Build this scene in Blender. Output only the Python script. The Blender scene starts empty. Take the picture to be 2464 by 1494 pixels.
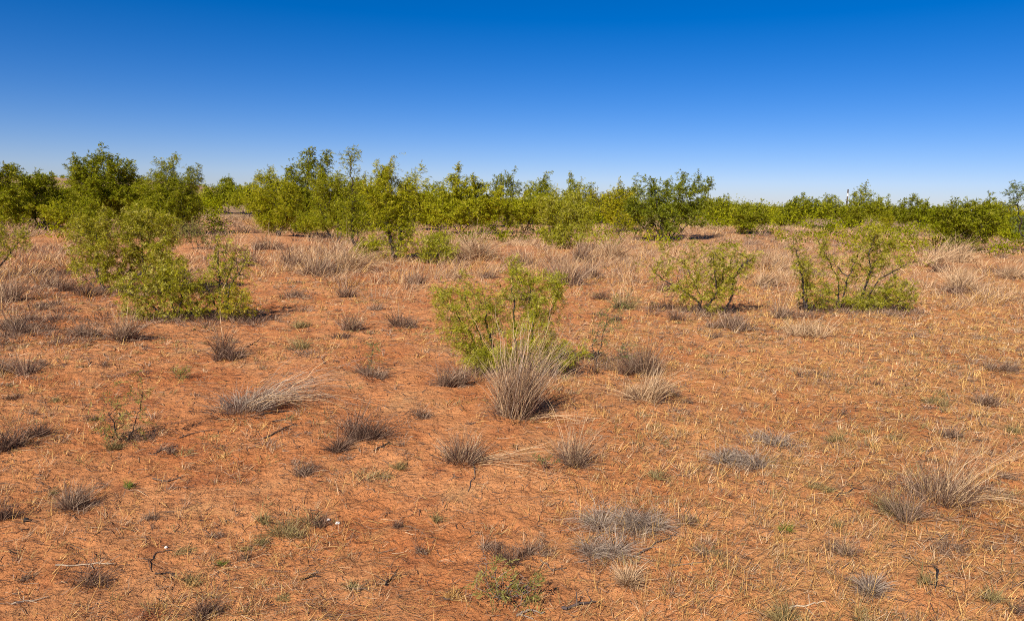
import bpy, math, random
import numpy as np
from mathutils import Matrix, Vector

# ------------------------------------------------------------------ camera, sky, sun, exposure
S = bpy.context.scene
EYE = 1.6
FPX = 1779.0                       # focal length in the 2464 px wide measuring frame
W0, H0 = 2464.0, 1494.0
PITCH = math.radians(8.42)
ROLL = math.radians(1.3)
SUN_EL, SUN_AZ = 38.0, 27.0        # shadows run away from the viewer and SUN_AZ degrees to the right
SUN_POWER, SKY_POWER, EXPOSURE = 5.0, 0.068, 0.58

cam_d = bpy.data.cameras.new('camera')
cam_d.sensor_width = 36.0
cam_d.lens = 36.0 * FPX / W0
cam_d.clip_start, cam_d.clip_end = 0.05, 9000.0
cam = bpy.data.objects.new('camera', cam_d)
S.collection.objects.link(cam)
S.camera = cam
fwd = Vector((0, math.cos(PITCH), -math.sin(PITCH)))
up0 = Vector((0, math.sin(PITCH), math.cos(PITCH)))
rt0 = Vector((1, 0, 0))
rt = rt0 * math.cos(ROLL) + up0 * math.sin(ROLL)
up = up0 * math.cos(ROLL) - rt0 * math.sin(ROLL)

world = bpy.data.worlds.new('World')
S.world = world
world.use_nodes = True
wn = world.node_tree.nodes
wl = world.node_tree.links
wn.clear()
sky = wn.new('ShaderNodeTexSky')
sky.sky_type = 'NISHITA'
sky.sun_disc = False
sky.sun_elevation = math.radians(SUN_EL)
sky.sun_rotation = math.radians(180 + SUN_AZ)
sky.altitude = 1000
sky.air_density, sky.dust_density, sky.ozone_density = 0.8, 0.5, 2.0
hs = wn.new('ShaderNodeHueSaturation')
hs.inputs['Saturation'].default_value = 1.53
tint = wn.new('ShaderNodeVectorMath')
tint.operation = 'MULTIPLY'
tint.inputs[1].default_value = (0.80, 0.755, 1.02)
bg = wn.new('ShaderNodeBackground')
bg.inputs['Strength'].default_value = SKY_POWER
wo = wn.new('ShaderNodeOutputWorld')
wl.new(sky.outputs[0], hs.inputs['Color'])
wl.new(hs.outputs[0], tint.inputs[0])
wl.new(tint.outputs[0], bg.inputs['Color'])
wl.new(bg.outputs[0], wo.inputs['Surface'])

sun_d = bpy.data.lights.new('sun', 'SUN')
sun_d.energy = SUN_POWER
sun_d.angle = math.radians(0.53)
sun_d.color = (1.0, 0.93, 0.82)
sun = bpy.data.objects.new('sun', sun_d)
S.collection.objects.link(sun)
a, e = math.radians(SUN_AZ), math.radians(SUN_EL)
sdir = Vector((math.sin(a) * math.cos(e), math.cos(a) * math.cos(e), -math.sin(e)))
sun.rotation_euler = sdir.to_track_quat('-Z', 'Y').to_euler()

S.view_settings.view_transform = 'Standard'
S.view_settings.look = 'None'
S.view_settings.gamma = 1.0
S.view_settings.use_curve_mapping = False
S.view_settings.exposure = EXPOSURE
S.cycles.use_denoising = False
S.cycles.filter_width = 0.95
S.cycles.max_bounces = 6
S.cycles.transparent_max_bounces = 4

# ------------------------------------------------------------------ numeric helpers
RNG = np.random.default_rng(11)
C = S.collection

def vnoise(x, y, seed=0):
    x = np.asarray(x, float); y = np.asarray(y, float)
    xi = np.floor(x).astype(np.int64); yi = np.floor(y).astype(np.int64)
    fx = x - xi; fy = y - yi
    fx = fx * fx * (3 - 2 * fx); fy = fy * fy * (3 - 2 * fy)
    def hsh(i, j):
        n = (i * 374761393 + j * 668265263 + seed * 974634571) & 0xFFFFFFFF
        n = ((n ^ (n >> 13)) * 1274126177) & 0xFFFFFFFF
        n = ((n ^ (n >> 16)) * 2246822519) & 0xFFFFFFFF
        return ((n ^ (n >> 15)) & 0xFFFFFF) / float(0xFFFFFF) * 2 - 1
    a00, a10 = hsh(xi, yi), hsh(xi + 1, yi)
    a01, a11 = hsh(xi, yi + 1), hsh(xi + 1, yi + 1)
    return (a00 * (1 - fx) + a10 * fx) * (1 - fy) + (a01 * (1 - fx) + a11 * fx) * fy

def sstep(a, b, x):
    t = np.clip((np.asarray(x, float) - a) / (b - a), 0, 1)
    return t * t * (3 - 2 * t)

def height(x, y):
    x = np.asarray(x, float); y = np.asarray(y, float)
    r = np.hypot(x, y)
    ang = np.arctan2(x, np.maximum(y, 1e-6))
    z = 0.05 * vnoise(x * .33, y * .33, 1) + 0.028 * vnoise(x * .9 + 7, y * .9, 2)
    z = z + 0.015 * vnoise(x * 2.6, y * 2.6, 3) + 0.010 * vnoise(x * 7, y * 7, 4)
    z = z + (0.010 * vnoise(x * 13, y * 13, 5) + 0.008 * vnoise(x * 27, y * 27, 6) * sstep(-.2, .5, vnoise(x * 1.3, y * 1.3, 8))) * (1 - sstep(9, 16, r))
    z = z + 0.22 * vnoise(x * .09 + 3, y * .09, 7) * sstep(10, 30, r)
    z = z + 0.35 * np.exp(-((x - 17) ** 2 / 90 + (y - 40) ** 2 / 60))
    z = z + 8.5 * sstep(230, 640, r) * (1 - sstep(-0.46, -0.30, ang)) + 2.0 * sstep(200, 500, r) * (1 - sstep(-0.30, 0.1, ang))
    return z

CZ = EYE + float(height(0, 0))
CAM = Vector((0, 0, CZ))
m3 = Matrix((rt, up, -fwd)).transposed()
cam.matrix_world = Matrix.Translation(CAM) @ m3.to_4x4()

def ray(px, py):
    d = fwd + rt * ((px - W0 / 2) / FPX) + up * ((H0 / 2 - py) / FPX)
    return d                                             # length along fwd is 1

def ground_at(px, py):
    """World point where the photograph's pixel meets the ground, and its depth."""
    d = ray(px, py)
    dz = min(d.z, -0.004)
    t = CZ / -dz
    for _ in range(14):
        h = float(height(d.x * t, d.y * t))
        tn = min((CZ - h) / -dz, 420.0)
        t += 0.6 * (tn - t)
    x, y = d.x * t, d.y * t
    return Vector((x, y, float(height(x, y)))), t

def mesh_from(name, V, T, col=None):
    me = bpy.data.meshes.new(name)
    V = np.ascontiguousarray(V, np.float32).reshape(-1, 3)
    T = np.ascontiguousarray(T, np.int32).reshape(-1, 3)
    me.vertices.add(len(V)); me.vertices.foreach_set('co', V.ravel())
    me.loops.add(len(T) * 3); me.loops.foreach_set('vertex_index', T.ravel())
    me.polygons.add(len(T))
    me.polygons.foreach_set('loop_start', np.arange(0, len(T) * 3, 3, dtype=np.int32))
    me.polygons.foreach_set('loop_total', np.full(len(T), 3, np.int32))
    if col is not None:
        at = me.color_attributes.new('Col', 'FLOAT_COLOR', 'POINT')
        c4 = np.ones((len(V), 4), np.float32); c4[:, :3] = col
        at.data.foreach_set('color', c4.ravel())
    me.update()
    return me

def link(name, me, mat=None, parent=None, loc=(0, 0, 0), label=None, cat=None, group=None, kind=None):
    o = bpy.data.objects.new(name, me)
    C.objects.link(o)
    o.location = loc
    if me is not None and mat is not None and not me.materials:
        me.materials.append(mat)
    if parent is not None:
        o.parent = parent
    for k, v in (('label', label), ('category', cat), ('group', group), ('kind', kind)):
        if v:
            o[k] = v
    return o

def nrm(v):
    return v / np.maximum(np.linalg.norm(v, axis=-1, keepdims=True), 1e-9)

def ribbons(P, side, w):
    """P (N,K,3) centre lines, side (N,3), w (N,K-1) half widths; the last point is the tip."""
    N, K, _ = P.shape
    s = side[:, None, :] * w[:, :, None]
    L = P[:, :-1] - s; R = P[:, :-1] + s
    body = np.stack([L, R], 2).reshape(N, (K - 1) * 2, 3)
    V = np.concatenate([body, P[:, -1:]], 1)
    nv = (K - 1) * 2 + 1
    f = []
    for k in range(K - 2):
        a0 = 2 * k
        f += [(a0, a0 + 1, a0 + 3), (a0, a0 + 3, a0 + 2)]
    f.append((nv - 3, nv - 2, nv - 1))
    f = np.array(f)
    T = (np.arange(N)[:, None, None] * nv + f[None]).reshape(-1, 3)
    return V.reshape(-1, 3), T, nv

class Bag:
    """collects geometry of ONE object"""
    def __init__(s): s.V, s.T, s.Cc, s.n = [], [], [], 0
    def add(s, V, T, col):
        s.V.append(V); s.T.append(T + s.n); s.n += len(V)
        s.Cc.append(np.broadcast_to(col, (len(V), 3)) if np.ndim(col) == 1 else col)
    def mesh(s, name):
        return mesh_from(name, np.concatenate(s.V), np.concatenate(s.T), np.concatenate(s.Cc))

# ------------------------------------------------------------------ materials
def new_mat(name):
    m = bpy.data.materials.new(name); m.use_nodes = True
    nt = m.node_tree; nt.nodes.clear()
    out = nt.nodes.new('ShaderNodeOutputMaterial')
    return m, nt, out

def mat_attr(name, rough=0.8, trans=0.0, spec=0.15, tint=(1, 1, 1), grain=0.0, tscale=(1, 1, 1)):
    m, nt, out = new_mat(name)
    N, L = nt.nodes, nt.links
    at = N.new('ShaderNodeAttribute'); at.attribute_name = 'Col'
    col = at.outputs['Color']
    if grain:
        no = N.new('ShaderNodeTexNoise'); no.inputs['Scale'].default_value = grain; no.inputs['Detail'].default_value = 3
        mr = N.new('ShaderNodeMapRange'); mr.inputs['To Min'].default_value = .55; mr.inputs['To Max'].default_value = 1.4
        L.new(no.outputs['Fac'], mr.inputs['Value'])
        mx = N.new('ShaderNodeVectorMath'); mx.operation = 'SCALE'
        L.new(col, mx.inputs[0]); L.new(mr.outputs[0], mx.inputs['Scale']); col = mx.outputs[0]
    b = N.new('ShaderNodeBsdfPrincipled')
    b.inputs['Roughness'].default_value = rough
    b.inputs['Specular IOR Level'].default_value = spec
    L.new(col, b.inputs['Base Color'])
    sh = b.outputs[0]
    if trans:
        t = N.new('ShaderNodeBsdfTranslucent')
        vm = N.new('ShaderNodeVectorMath'); vm.operation = 'MULTIPLY'; vm.inputs[1].default_value = tscale
        L.new(col, vm.inputs[0]); L.new(vm.outputs[0], t.inputs['Color'])
        ms = N.new('ShaderNodeMixShader'); ms.inputs['Fac'].default_value = trans
        L.new(sh, ms.inputs[1]); L.new(t.outputs[0], ms.inputs[2]); sh = ms.outputs[0]
    L.new(sh, out.inputs['Surface'])
    return m

M_LEAF = mat_attr('mesquite_leaf', .75, .27, .0, tscale=(1.5, 1.45, .5))
M_GRASS = mat_attr('dry_grass_blade', .9, .20, .0)
M_BARK = mat_attr('dark_bark', .9, 0, .1, grain=60)
M_STONE = mat_attr('stone', .8, 0, .3, grain=40)

def make_soil():
    m, nt, out = new_mat('red_sandy_soil')
    N, L = nt.nodes, nt.links
    tc = N.new('ShaderNodeTexCoord')
    def noise(scale, detail, rough=.55, dist=0):
        n = N.new('ShaderNodeTexNoise'); n.inputs['Scale'].default_value = scale
        n.inputs['Detail'].default_value = detail; n.inputs['Roughness'].default_value = rough
        n.inputs['Distortion'].default_value = dist
        L.new(tc.outputs['Object'], n.inputs['Vector']); return n.outputs['Fac']
    def ramp(fac, p0, p1, c0=(0, 0, 0, 1), c1=(1, 1, 1, 1)):
        r = N.new('ShaderNodeValToRGB'); r.color_ramp.elements[0].position = p0; r.color_ramp.elements[1].position = p1
        r.color_ramp.elements[0].color = c0; r.color_ramp.elements[1].color = c1
        L.new(fac, r.inputs['Fac']); return r.outputs['Color']
    def mix(a, b, fac):
        x = N.new('ShaderNodeMix'); x.data_type = 'RGBA'
        for s_, v in ((x.inputs['Factor'], fac), (x.inputs[6], a), (x.inputs[7], b)):
            if isinstance(v, (tuple, float)): s_.default_value = v
            else: L.new(v, s_)
        return x.outputs[2]
    base = mix((.58, .215, .073, 1), (.67, .298, .118, 1), ramp(noise(.9, 6), .35, .65))
    base = mix(base, (.47, .145, .043, 1), ramp(noise(.55, 5, .6, .3), .50, .68))
    base = mix(base, (.40, .135, .050, 1), ramp(noise(3.1, 7, .6, .4), .54, .70))
    base = mix(base, (.54, .29, .125, 1), ramp(noise(1.7, 8, .65, .6), .55, .72))
    sx = N.new('ShaderNodeSeparateXYZ'); L.new(tc.outputs['Object'], sx.inputs[0])
    dv = N.new('ShaderNodeMath'); dv.operation = 'DIVIDE'; L.new(sx.outputs['X'], dv.inputs[0])
    my = N.new('ShaderNodeMath'); my.operation = 'MAXIMUM'; my.inputs[1].default_value = 1.5; L.new(sx.outputs['Y'], my.inputs[0]); L.new(my.outputs[0], dv.inputs[1])
    sd = N.new('ShaderNodeMapRange'); sd.inputs['From Min'].default_value = -.1; sd.inputs['From Max'].default_value = .45; sd.inputs['To Max'].default_value = .55
    L.new(dv.outputs[0], sd.inputs['Value'])
    mm = N.new('ShaderNodeMath'); mm.operation = 'MULTIPLY'; L.new(sd.outputs[0], mm.inputs[0]); L.new(ramp(noise(2.4, 8, .7, .5), .38, .62), mm.inputs[1])
    base = mix(base, (.54, .29, .108, 1), mm.outputs[0])
    base = mix(base, (.17, .066, .033, 1), ramp(noise(30, 6, .78), .575, .66))
    base = mix(base, (.66, .42, .24, 1), ramp(noise(75, 3, .7), .64, .72))
    # far plain: dry grass seen as one tone
    geo = N.new('ShaderNodeNewGeometry')
    ln = N.new('ShaderNodeVectorMath'); ln.operation = 'LENGTH'; L.new(geo.outputs['Position'], ln.inputs[0])
    mr = N.new('ShaderNodeMapRange'); mr.inputs['From Min'].default_value = 14; mr.inputs['From Max'].default_value = 60
    L.new(ln.outputs['Value'], mr.inputs['Value'])
    far = mix((.40, .25, .14, 1), (.27, .16, .085, 1), ramp(noise(.5, 5), .4, .6))
    base = mix(base, far, mr.outputs[0])
    b = N.new('ShaderNodeBsdfPrincipled'); b.inputs['Roughness'].default_value = .95
    b.inputs['Specular IOR Level'].default_value = .1
    L.new(base, b.inputs['Base Color'])
    bp = N.new('ShaderNodeBump'); bp.inputs['Strength'].default_value = 1.0; bp.inputs['Distance'].default_value = .022
    L.new(noise(55, 6, .72), bp.inputs['Height'])
    bp2 = N.new('ShaderNodeBump'); bp2.inputs['Strength'].default_value = 1.0; bp2.inputs['Distance'].default_value = .05
    L.new(noise(14, 4, .6), bp2.inputs['Height']); L.new(bp.outputs[0], bp2.inputs['Normal'])
    L.new(bp2.outputs[0], b.inputs['Normal'])
    L.new(b.outputs[0], out.inputs['Surface'])
    return m

# ------------------------------------------------------------------ ground: one sheet to the horizon
def make_ground():
    rr = [0.0]
    r = 0.4
    while r < 5200:
        rr.append(r); r *= 1.05 if r < 1.8 else (1.0115 if r < 12 else (1.025 if r < 40 else 1.05))
    rr = np.array(rr[1:])
    fa = np.linspace(-0.82, 0.82, 315)
    ba = np.linspace(0.82, 2 * math.pi - 0.82, 50)[1:-1]
    aa = np.concatenate([fa, ba])
    A, R = np.meshgrid(aa, rr)
    X = R * np.sin(A); Y = R * np.cos(A)
    Z = height(X, Y)
    V = np.stack([X, Y, Z], -1).reshape(-1, 3)
    nr, na = A.shape
    i = np.arange(nr - 1)[:, None] * na; j = np.arange(na)[None]; j2 = (j + 1) % na
    a0, a1, b0, b1 = i + j, i + j2, i + na + j, i + na + j2
    T = np.concatenate([np.stack([a0, b0, b1], -1).reshape(-1, 3), np.stack([a0, b1, a1], -1).reshape(-1, 3)])
    V = np.concatenate([V, [[0, 0, float(height(0, 0))]]]); c = len(V) - 1
    jj = np.arange(na); T = np.concatenate([T, np.stack([np.full(na, c), jj, (jj + 1) % na], -1)])
    me = mesh_from('ground', V, T)
    me.polygons.foreach_set('use_smooth', np.ones(len(T), bool))
    link('ground', me, make_soil(), kind='structure')
make_ground()

# ------------------------------------------------------------------ mesquite shrubs
LEAF_A = np.array([(.330, .305, .014), (.245, .242, .010), (.420, .375, .032), (.135, .142, .008), (.56, .50, .13)])
LEAF_B = np.array([(.275, .285, .008), (.205, .228, .007), (.355, .345, .016), (.115, .135, .006), (.46, .43, .06)])
LEAF_A = LEAF_A * .94
LEAF_B = LEAF_B * .88
PAL = {
    'mgreen': LEAF_B, 'mlime': LEAF_B * np.array([1.25, 1.2, 1.0]), 'mgold': LEAF_B * np.array([1.30, 1.18, .9]), 'mdark': LEAF_B * np.array([.80, .82, .8]),
    'lime':  LEAF_A * np.array([1.02, 1.06, 1.0]),
    'olive': LEAF_A,
    'dark':  LEAF_A * np.array([.55, .66, .6]),
    'gold':  LEAF_A * np.array([1.25, 1.06, .9]),
    'blue':  np.array([(.150, .185, .060), (.11, .145, .050), (.20, .22, .07)]),
    'grey':  np.array([(.235, .220, .060), (.17, .170, .045), (.30, .27, .085)]),
}

def hop(par, k):
    c = 0
    while par[k] >= 0:
        k = par[k]; c += 1
    return c

def grow(chains, att, rng, bf=.75):
    """joins the points into branching stems (balanced minimum spanning tree) that start from given stem lines"""
    P = np.concatenate(list(chains) + [att]); n = len(P); m = n - len(att)
    par = np.full(n, -1); rid = np.full(n, -1); path = np.zeros(n)
    o, pre = 0, []
    for q, ch in enumerate(chains):
        for j in range(len(ch)):
            rid[o + j] = q
            if j:
                par[o + j] = o + j - 1; pre.append(o + j)
                path[o + j] = path[o + j - 1] + .35 * np.linalg.norm(ch[j] - ch[j - 1])
        o += len(ch)
    best = np.full(n, 1e9); bp = np.zeros(n, int)
    done = np.zeros(n, bool); done[:m] = True
    order = []
    def relax(k):
        d = np.linalg.norm(P - P[k], axis=1)
        down = np.maximum(P[k, 2] - P[:, 2], 0)
        c = d + bf * (path[k] + d) + .8 * down
        u = (~done) & (c < best)
        best[u] = c[u]; bp[u] = k
    for k in range(m): relax(k)
    for _ in range(n - m):
        k = int(np.argmin(np.where(done, 1e9, best)))
        done[k] = True; par[k] = bp[k]; rid[k] = rid[bp[k]]
        path[k] = path[bp[k]] + np.linalg.norm(P[k] - P[bp[k]])
        order.append(k); relax(k)
    tips = np.ones(n)
    kids = np.zeros(n, int)
    order = pre + order
    for k in order: kids[par[k]] += 1
    tips[kids > 0] = 0
    for k in sorted(order, key=lambda k: -hop(par, k)): tips[par[k]] += tips[k]
    return P, par, rid, np.maximum(tips, 1), kids

def tubes(A, B, ra, rb, sides):
    d = nrm(B - A)
    ref = np.where(np.abs(d[:, 2:3]) > .9, np.array([[1., 0, 0]]), np.array([[0., 0, 1]]))
    u = nrm(np.cross(d, ref)); v = np.cross(d, u)
    th = np.arange(sides) * 2 * math.pi / sides
    ring = u[:, None] * np.cos(th)[None, :, None] + v[:, None] * np.sin(th)[None, :, None]
    V = np.concatenate([A[:, None] + ring * ra[:, None, None], B[:, None] + ring * rb[:, None, None]], 1)
    f = []
    for k in range(sides):
        k2 = (k + 1) % sides
        f += [(k, k2, sides + k2), (k, sides + k2, sides + k)]
    T = (np.arange(len(A))[:, None, None] * 2 * sides + np.array(f)[None]).reshape(-1, 3)
    return V.reshape(-1, 3), T

def fronds(bag, O, D, rng, M, fl, ll, lw, pal, quad):
    """feathery leaves: leaflets in two rows along each rachis"""
    F = len(O)
    s = nrm(np.cross(D, rng.normal(size=(F, 3))))
    t = np.linspace(.15, 1, M // 2)
    L = fl * rng.uniform(.6, 1.25, F)
    c = pal[rng.integers(0, len(pal), F)] * rng.uniform(.8, 1.2, (F, 1))
    droop = np.array([0, 0, -1.])
    V, Cc = [], []
    for sg in (-1, 1):
        root = O[:, None] + D[:, None] * (L[:, None] * t)[..., None] + droop * (L[:, None] * t ** 2 * .25)[..., None]
        ld = nrm(s[:, None] * sg + D[:, None] * .75 + rng.normal(size=root.shape) * .28 + droop * .15)
        le = ll * rng.uniform(.7, 1.2, root.shape[:2])[..., None]
        wd = nrm(np.cross(ld, rng.normal(size=root.shape))) * lw * .5
        if quad:
            q = np.stack([root, root + ld * le * .5 + wd, root + ld * le, root + ld * le * .5 - wd], 2)
        else:
            q = np.stack([root + wd, root - wd, root + ld * le], 2)
        V.append(q.reshape(-1, q.shape[2], 3))
        cl = np.repeat(c, len(t), 0)
        cl = cl * .6 + .4 * pal[rng.integers(0, len(pal), len(cl))]
        Cc.append(np.repeat(cl * rng.uniform(.7, 1.3, (len(cl), 1)), q.shape[2], 0))
    V = np.concatenate(V); k = V.shape[1]
    f = np.array([(0, 1, 2), (0, 2, 3)]) if k == 4 else np.array([(0, 1, 2)])
    T = (np.arange(len(V))[:, None, None] * k + f[None]).reshape(-1, 3)
    bag.add(V.reshape(-1, 3), T, np.concatenate(Cc))

BARK = np.array([(.050, .038, .032), (.075, .058, .048), (.036, .028, .026)])
SHRUBS = []

def build_shrub(name, label, base, lobes, pal='olive', lai=1.6, roots=None, n=None, seed=1, group=None, cat='shrub',
                depth=None, spread=.12, rbase=None, split=True, stems=None, wind=.15, bark=BARK, twig=1.0):
    rng = np.random.default_rng(seed)
    roots = roots or (3 if split else 1)
    P0, t = ground_at(*base)
    if depth:                                             # base hidden: distance given, base drops under its crown
        d = ray(base[0], base[1]); t = depth
        P0 = Vector((d.x * t, d.y * t, 0)); P0.z = float(height(P0.x, P0.y))
        by = H0 / 2 - FPX * ((P0 - CAM).dot(up)) / t
    else:
        by = base[1]
    s = t / FPX
    LB = []
    sil = 0
    for lb in lobes:
        cx, cy, rx, ry = lb[:4]
        u, v = (cx - base[0]) * s, (by - cy) * s
        x = u * math.cos(ROLL) - v * math.sin(ROLL); z = v * math.cos(ROLL) + u * math.sin(ROLL)
        if t > 16: rx, ry = rx * 1.12, ry * 1.06
        rd = min(rx, max(ry, rx * .7)) * s
        dy = (lb[4] if len(lb) > 4 else rng.uniform(-.45, .45)) * rd
        LB.append((np.array([x, dy, z]), np.array([rx * s, rd, ry * s])))
        sil += math.pi * rx * ry * s * s
    sil *= .8
    vol = np.array([np.prod(r) ** .67 for _, r in LB]); vol /= vol.sum()
    near = t < 8.5; mid = t < 16
    n = int((n or (300 if mid else 230)) * 1.35)
    lai = lai * (1.3 if mid else 2.15)
    att = []
    for (c, r), q in zip(LB, vol):
        k = max(3, int(n * q))
        v = nrm(rng.normal(size=(k, 3))) * (rng.uniform(0, 1, (k, 1)) ** (1 / 2.1))
        att.append(c + v * r)
    att = np.concatenate(att); att = att[att[:, 2] > .04 * max(r[2] for _, r in LB) + .01]
    H = att[:, 2].max()
    hi = att[att[:, 2] > .45 * H]
    if len(hi) and H > .3:
        for p in hi[rng.integers(0, len(hi), 16 if not mid else 10)]:
            dv = nrm((np.array([p[0] * .35 / H + rng.normal() * .3 + .15, rng.normal() * .3, 1.0]))[None])[0]
            Ls = rng.uniform(.10, .26) * H
            att = np.concatenate([att, p + dv * Ls * np.array([[.25], [.5], [.75], [1.0]]) + rng.normal(size=(4, 3)) * .012 * H])
    wid = np.ptp(att[:, 0])
    R = np.stack([rng.uniform(-1, 1, roots) * wid * spread, rng.uniform(-1, 1, roots) * wid * spread * .6, np.full(roots, -.04)], 1)
    if roots == 1: R[:, :2] = 0
    chains = [r[None] for r in R]
    if stems:
        chains = []
        for st in stems:
            pts = []
            dy = rng.uniform(-.25, .25) * wid
            for j, (x, y) in enumerate(st):
                u, v = (x - base[0]) * s, (by - y) * s
                pts.append((u * math.cos(ROLL) - v * math.sin(ROLL), dy * (j / max(len(st) - 1, 1)), v * math.cos(ROLL) + u * math.sin(ROLL)))
            pts = np.array(pts); pts[0, 2] = min(pts[0, 2], -.02) if pts[0, 2] < .06 * H + .03 else pts[0, 2]
            out = [pts[0]]
            for p, q in zip(pts[:-1], pts[1:]):
                m = max(2, int(np.linalg.norm(q - p) / (.045 if mid else .15)))
                for j in range(1, m + 1):
                    out.append(p + (q - p) * j / m + rng.normal(size=3) * np.array([1, 1, .4]) * (.006 if mid else .02))
            chains.append(np.array(out))
        roots = len(chains)
        # leaves crowd along the stems too
        allp = np.concatenate([c[len(c) // 3:] for c in chains])
        att = np.concatenate([att, allp[rng.integers(0, len(allp), len(att) // 5)] + rng.normal(size=(len(att) // 5, 3)) * (.05 if mid else .15)])
        att = att[att[:, 2] > .02]
    P, par, rid, tips, kids = grow(chains, att, rng)
    hasp = np.where(par >= 0)[0]
    rb = (rbase or .017 * H ** .9 + .004) * .8
    rmin = max(.0011, t * .00016)
    rad = np.maximum(rb * (tips / max(tips.max(), 1)) ** .60, rmin)
    # split every piece of branch at a jogged midpoint: zigzag mesquite wood
    A, B = P[par[hasp]], P[hasp]
    ln = np.linalg.norm(B - A, axis=1, keepdims=True)
    mid_p = (A + B) / 2 + rng.normal(size=A.shape) * ln * .09
    ra = np.minimum(rad[par[hasp]], rad[hasp] * 1.7); rb_ = rad[hasp]; rm = (ra + rb_) / 2
    root = bpy.data.objects.new(name, None); C.objects.link(root); root.location = P0; root.empty_display_size = .1
    root['label'] = label; root['category'] = cat
    if group: root['group'] = group
    sides = 5 if near else (4 if mid else 3)
    rids = rid[hasp]
    sets = [rids == k for k in range(roots)] if split else [rids >= 0]
    for msk in sets:
        if not msk.any(): continue
        bag = Bag()
        for (p, q, r0, r1) in ((A[msk], mid_p[msk], ra[msk], rm[msk]), (mid_p[msk], B[msk], rm[msk], rb_[msk])):
            V, T = tubes(p, q, r0, r1, sides)
            c = bark[rng.integers(0, len(bark), len(p))]
            bag.add(V, T, np.repeat(c, 2 * sides, 0))
        me = bag.mesh('stem'); link('stem' if split else 'trunk', me, M_BARK, root)
    # leaves
    if t < 8.5:   M, fl, ll, lw, quad = 18, .085, .028, .0038, True
    elif t < 16:  M, fl, ll, lw, quad = 14, .10, .036, .0066, False
    elif t < 28:  M, fl, ll, lw, quad = 12, .14, .056, .0110, False
    elif t < 60:  M, fl, ll, lw, quad = 12, .19, .085, .022, False
    else:         M, fl, ll, lw, quad = 8, .30, .15, .042, False
    nf = int(lai * sil / (M * ll * lw * .5)) + 4
    wgt = ln[:, 0] * np.where(tips[hasp] <= 5, 1.0, np.where(tips[hasp] <= 12, .30, .0)) + 1e-6 * ln[:, 0]
    ctr = (A + B) / 2 / max(H, .2)
    wgt = wgt * np.exp(.9 * vnoise(ctr[:, 0] * 5 + seed, ctr[:, 2] * 5 + ctr[:, 1] * 4, seed))   # foliage gathers in clumps
    pick = rng.choice(len(hasp), nf, p=wgt / wgt.sum())
    u = rng.uniform(0.05, 1.0, (nf, 1))
    O = np.where(u < .5, A[pick] + (mid_p[pick] - A[pick]) * u * 2, mid_p[pick] + (B[pick] - mid_p[pick]) * (u - .5) * 2)
    D = nrm(nrm(B[pick] - A[pick]) * .55 + rng.normal(size=(nf, 3)) * .6 + np.array([wind, 0, .05]))
    O = O + rng.normal(size=O.shape) * (.014 if mid else .055)
    keep = O[:, 2] > .02
    bag = Bag(); fronds(bag, O[keep], D[keep], rng, M, fl, ll, lw, PAL[pal], quad)
    link('crown', bag.mesh('crown'), M_LEAF, root)
    SHRUBS.append((label, base))
    return root

G_NEAR, G_MID, G_FAR = 'mesquite shrubs near the viewer', 'mesquite trees of the middle row', 'mesquite trees along the horizon'
sh = lambda *a, **k: build_shrub('mesquite_shrub', *a, **k)
MIDPAL = {'olive': 'mgreen', 'lime': 'mlime', 'gold': 'mgold', 'dark': 'mdark'}
def tr(label, base, lobes, pal, *a, **k):
    return build_shrub('mesquite_tree', label, base, lobes, MIDPAL.get(pal, pal), *a, cat='tree', split=False, **k)

# near
sh('leafy yellow-green mesquite shrub in the middle, behind the big straw bunchgrass', (1222, 895),
   [(1118, 735, 66, 60), (1100, 800, 40, 45, 0), (1185, 745, 50, 70), (1232, 690, 34, 66), (1300, 705, 66, 60), (1160, 840, 55, 52, 0), (1345, 850, 62, 48, .3),
    (1265, 800, 66, 60), (1070, 690, 30, 24), (1230, 870, 90, 36, 0), (1180, 860, 70, 44, -.4), (1300, 850, 70, 44, 0)], 'lime', 1.75, roots=5, n=330, stems=[[(1165,890),(1130,800),(1085,745),(1045,700)],[(1180,895),(1152,800),(1120,725),(1106,672)],[(1205,890),(1176,790),(1165,690)],[(1240,890),(1238,770),(1230,622)],[(1270,895),(1282,790),(1272,690)],[(1290,890),(1318,780),(1350,690)],[(1300,895),(1350,850),(1390,845)],[(1190,895),(1140,850),(1115,830)]], seed=3, group=G_NEAR, spread=.16, rbase=.016)
sh('thin bluish mesquite sapling with few leaves, right of the middle mesquite', (1432, 878),
   [(1462, 775, 30, 28), (1500, 835, 32, 12), (1490, 740, 26, 14), (1440, 820, 26, 30)], 'blue', .62, roots=3, n=40, stems=[[(1432,878),(1450,810),(1462,760),(1490,735)],[(1436,880),(1480,858),(1512,828)],[(1430,878),(1425,830),(1438,800)]], seed=5, group=G_NEAR, rbase=.006)
sh('big leafy mesquite shrub at left with twiggy pale base', (262, 702),
   [(255, 565, 92, 62), (345, 548, 78, 60), (215, 600, 52, 62), (330, 625, 92, 62), (395, 600, 40, 60), (262, 650, 60, 36), (420, 640, 40, 40)], 'olive', 2.3, roots=6, n=340, stems=[[(248,700),(227,638),(211,603),(190,582)],[(255,700),(240,640),(256,600),(258,540)],[(275,700),(320,632),(300,565),(310,510)],[(285,700),(350,650),(345,560),(365,510)],[(290,700),(380,640),(410,590)],[(240,700),(180,650),(160,640)]], seed=8, group=G_NEAR, rbase=.024)
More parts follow.
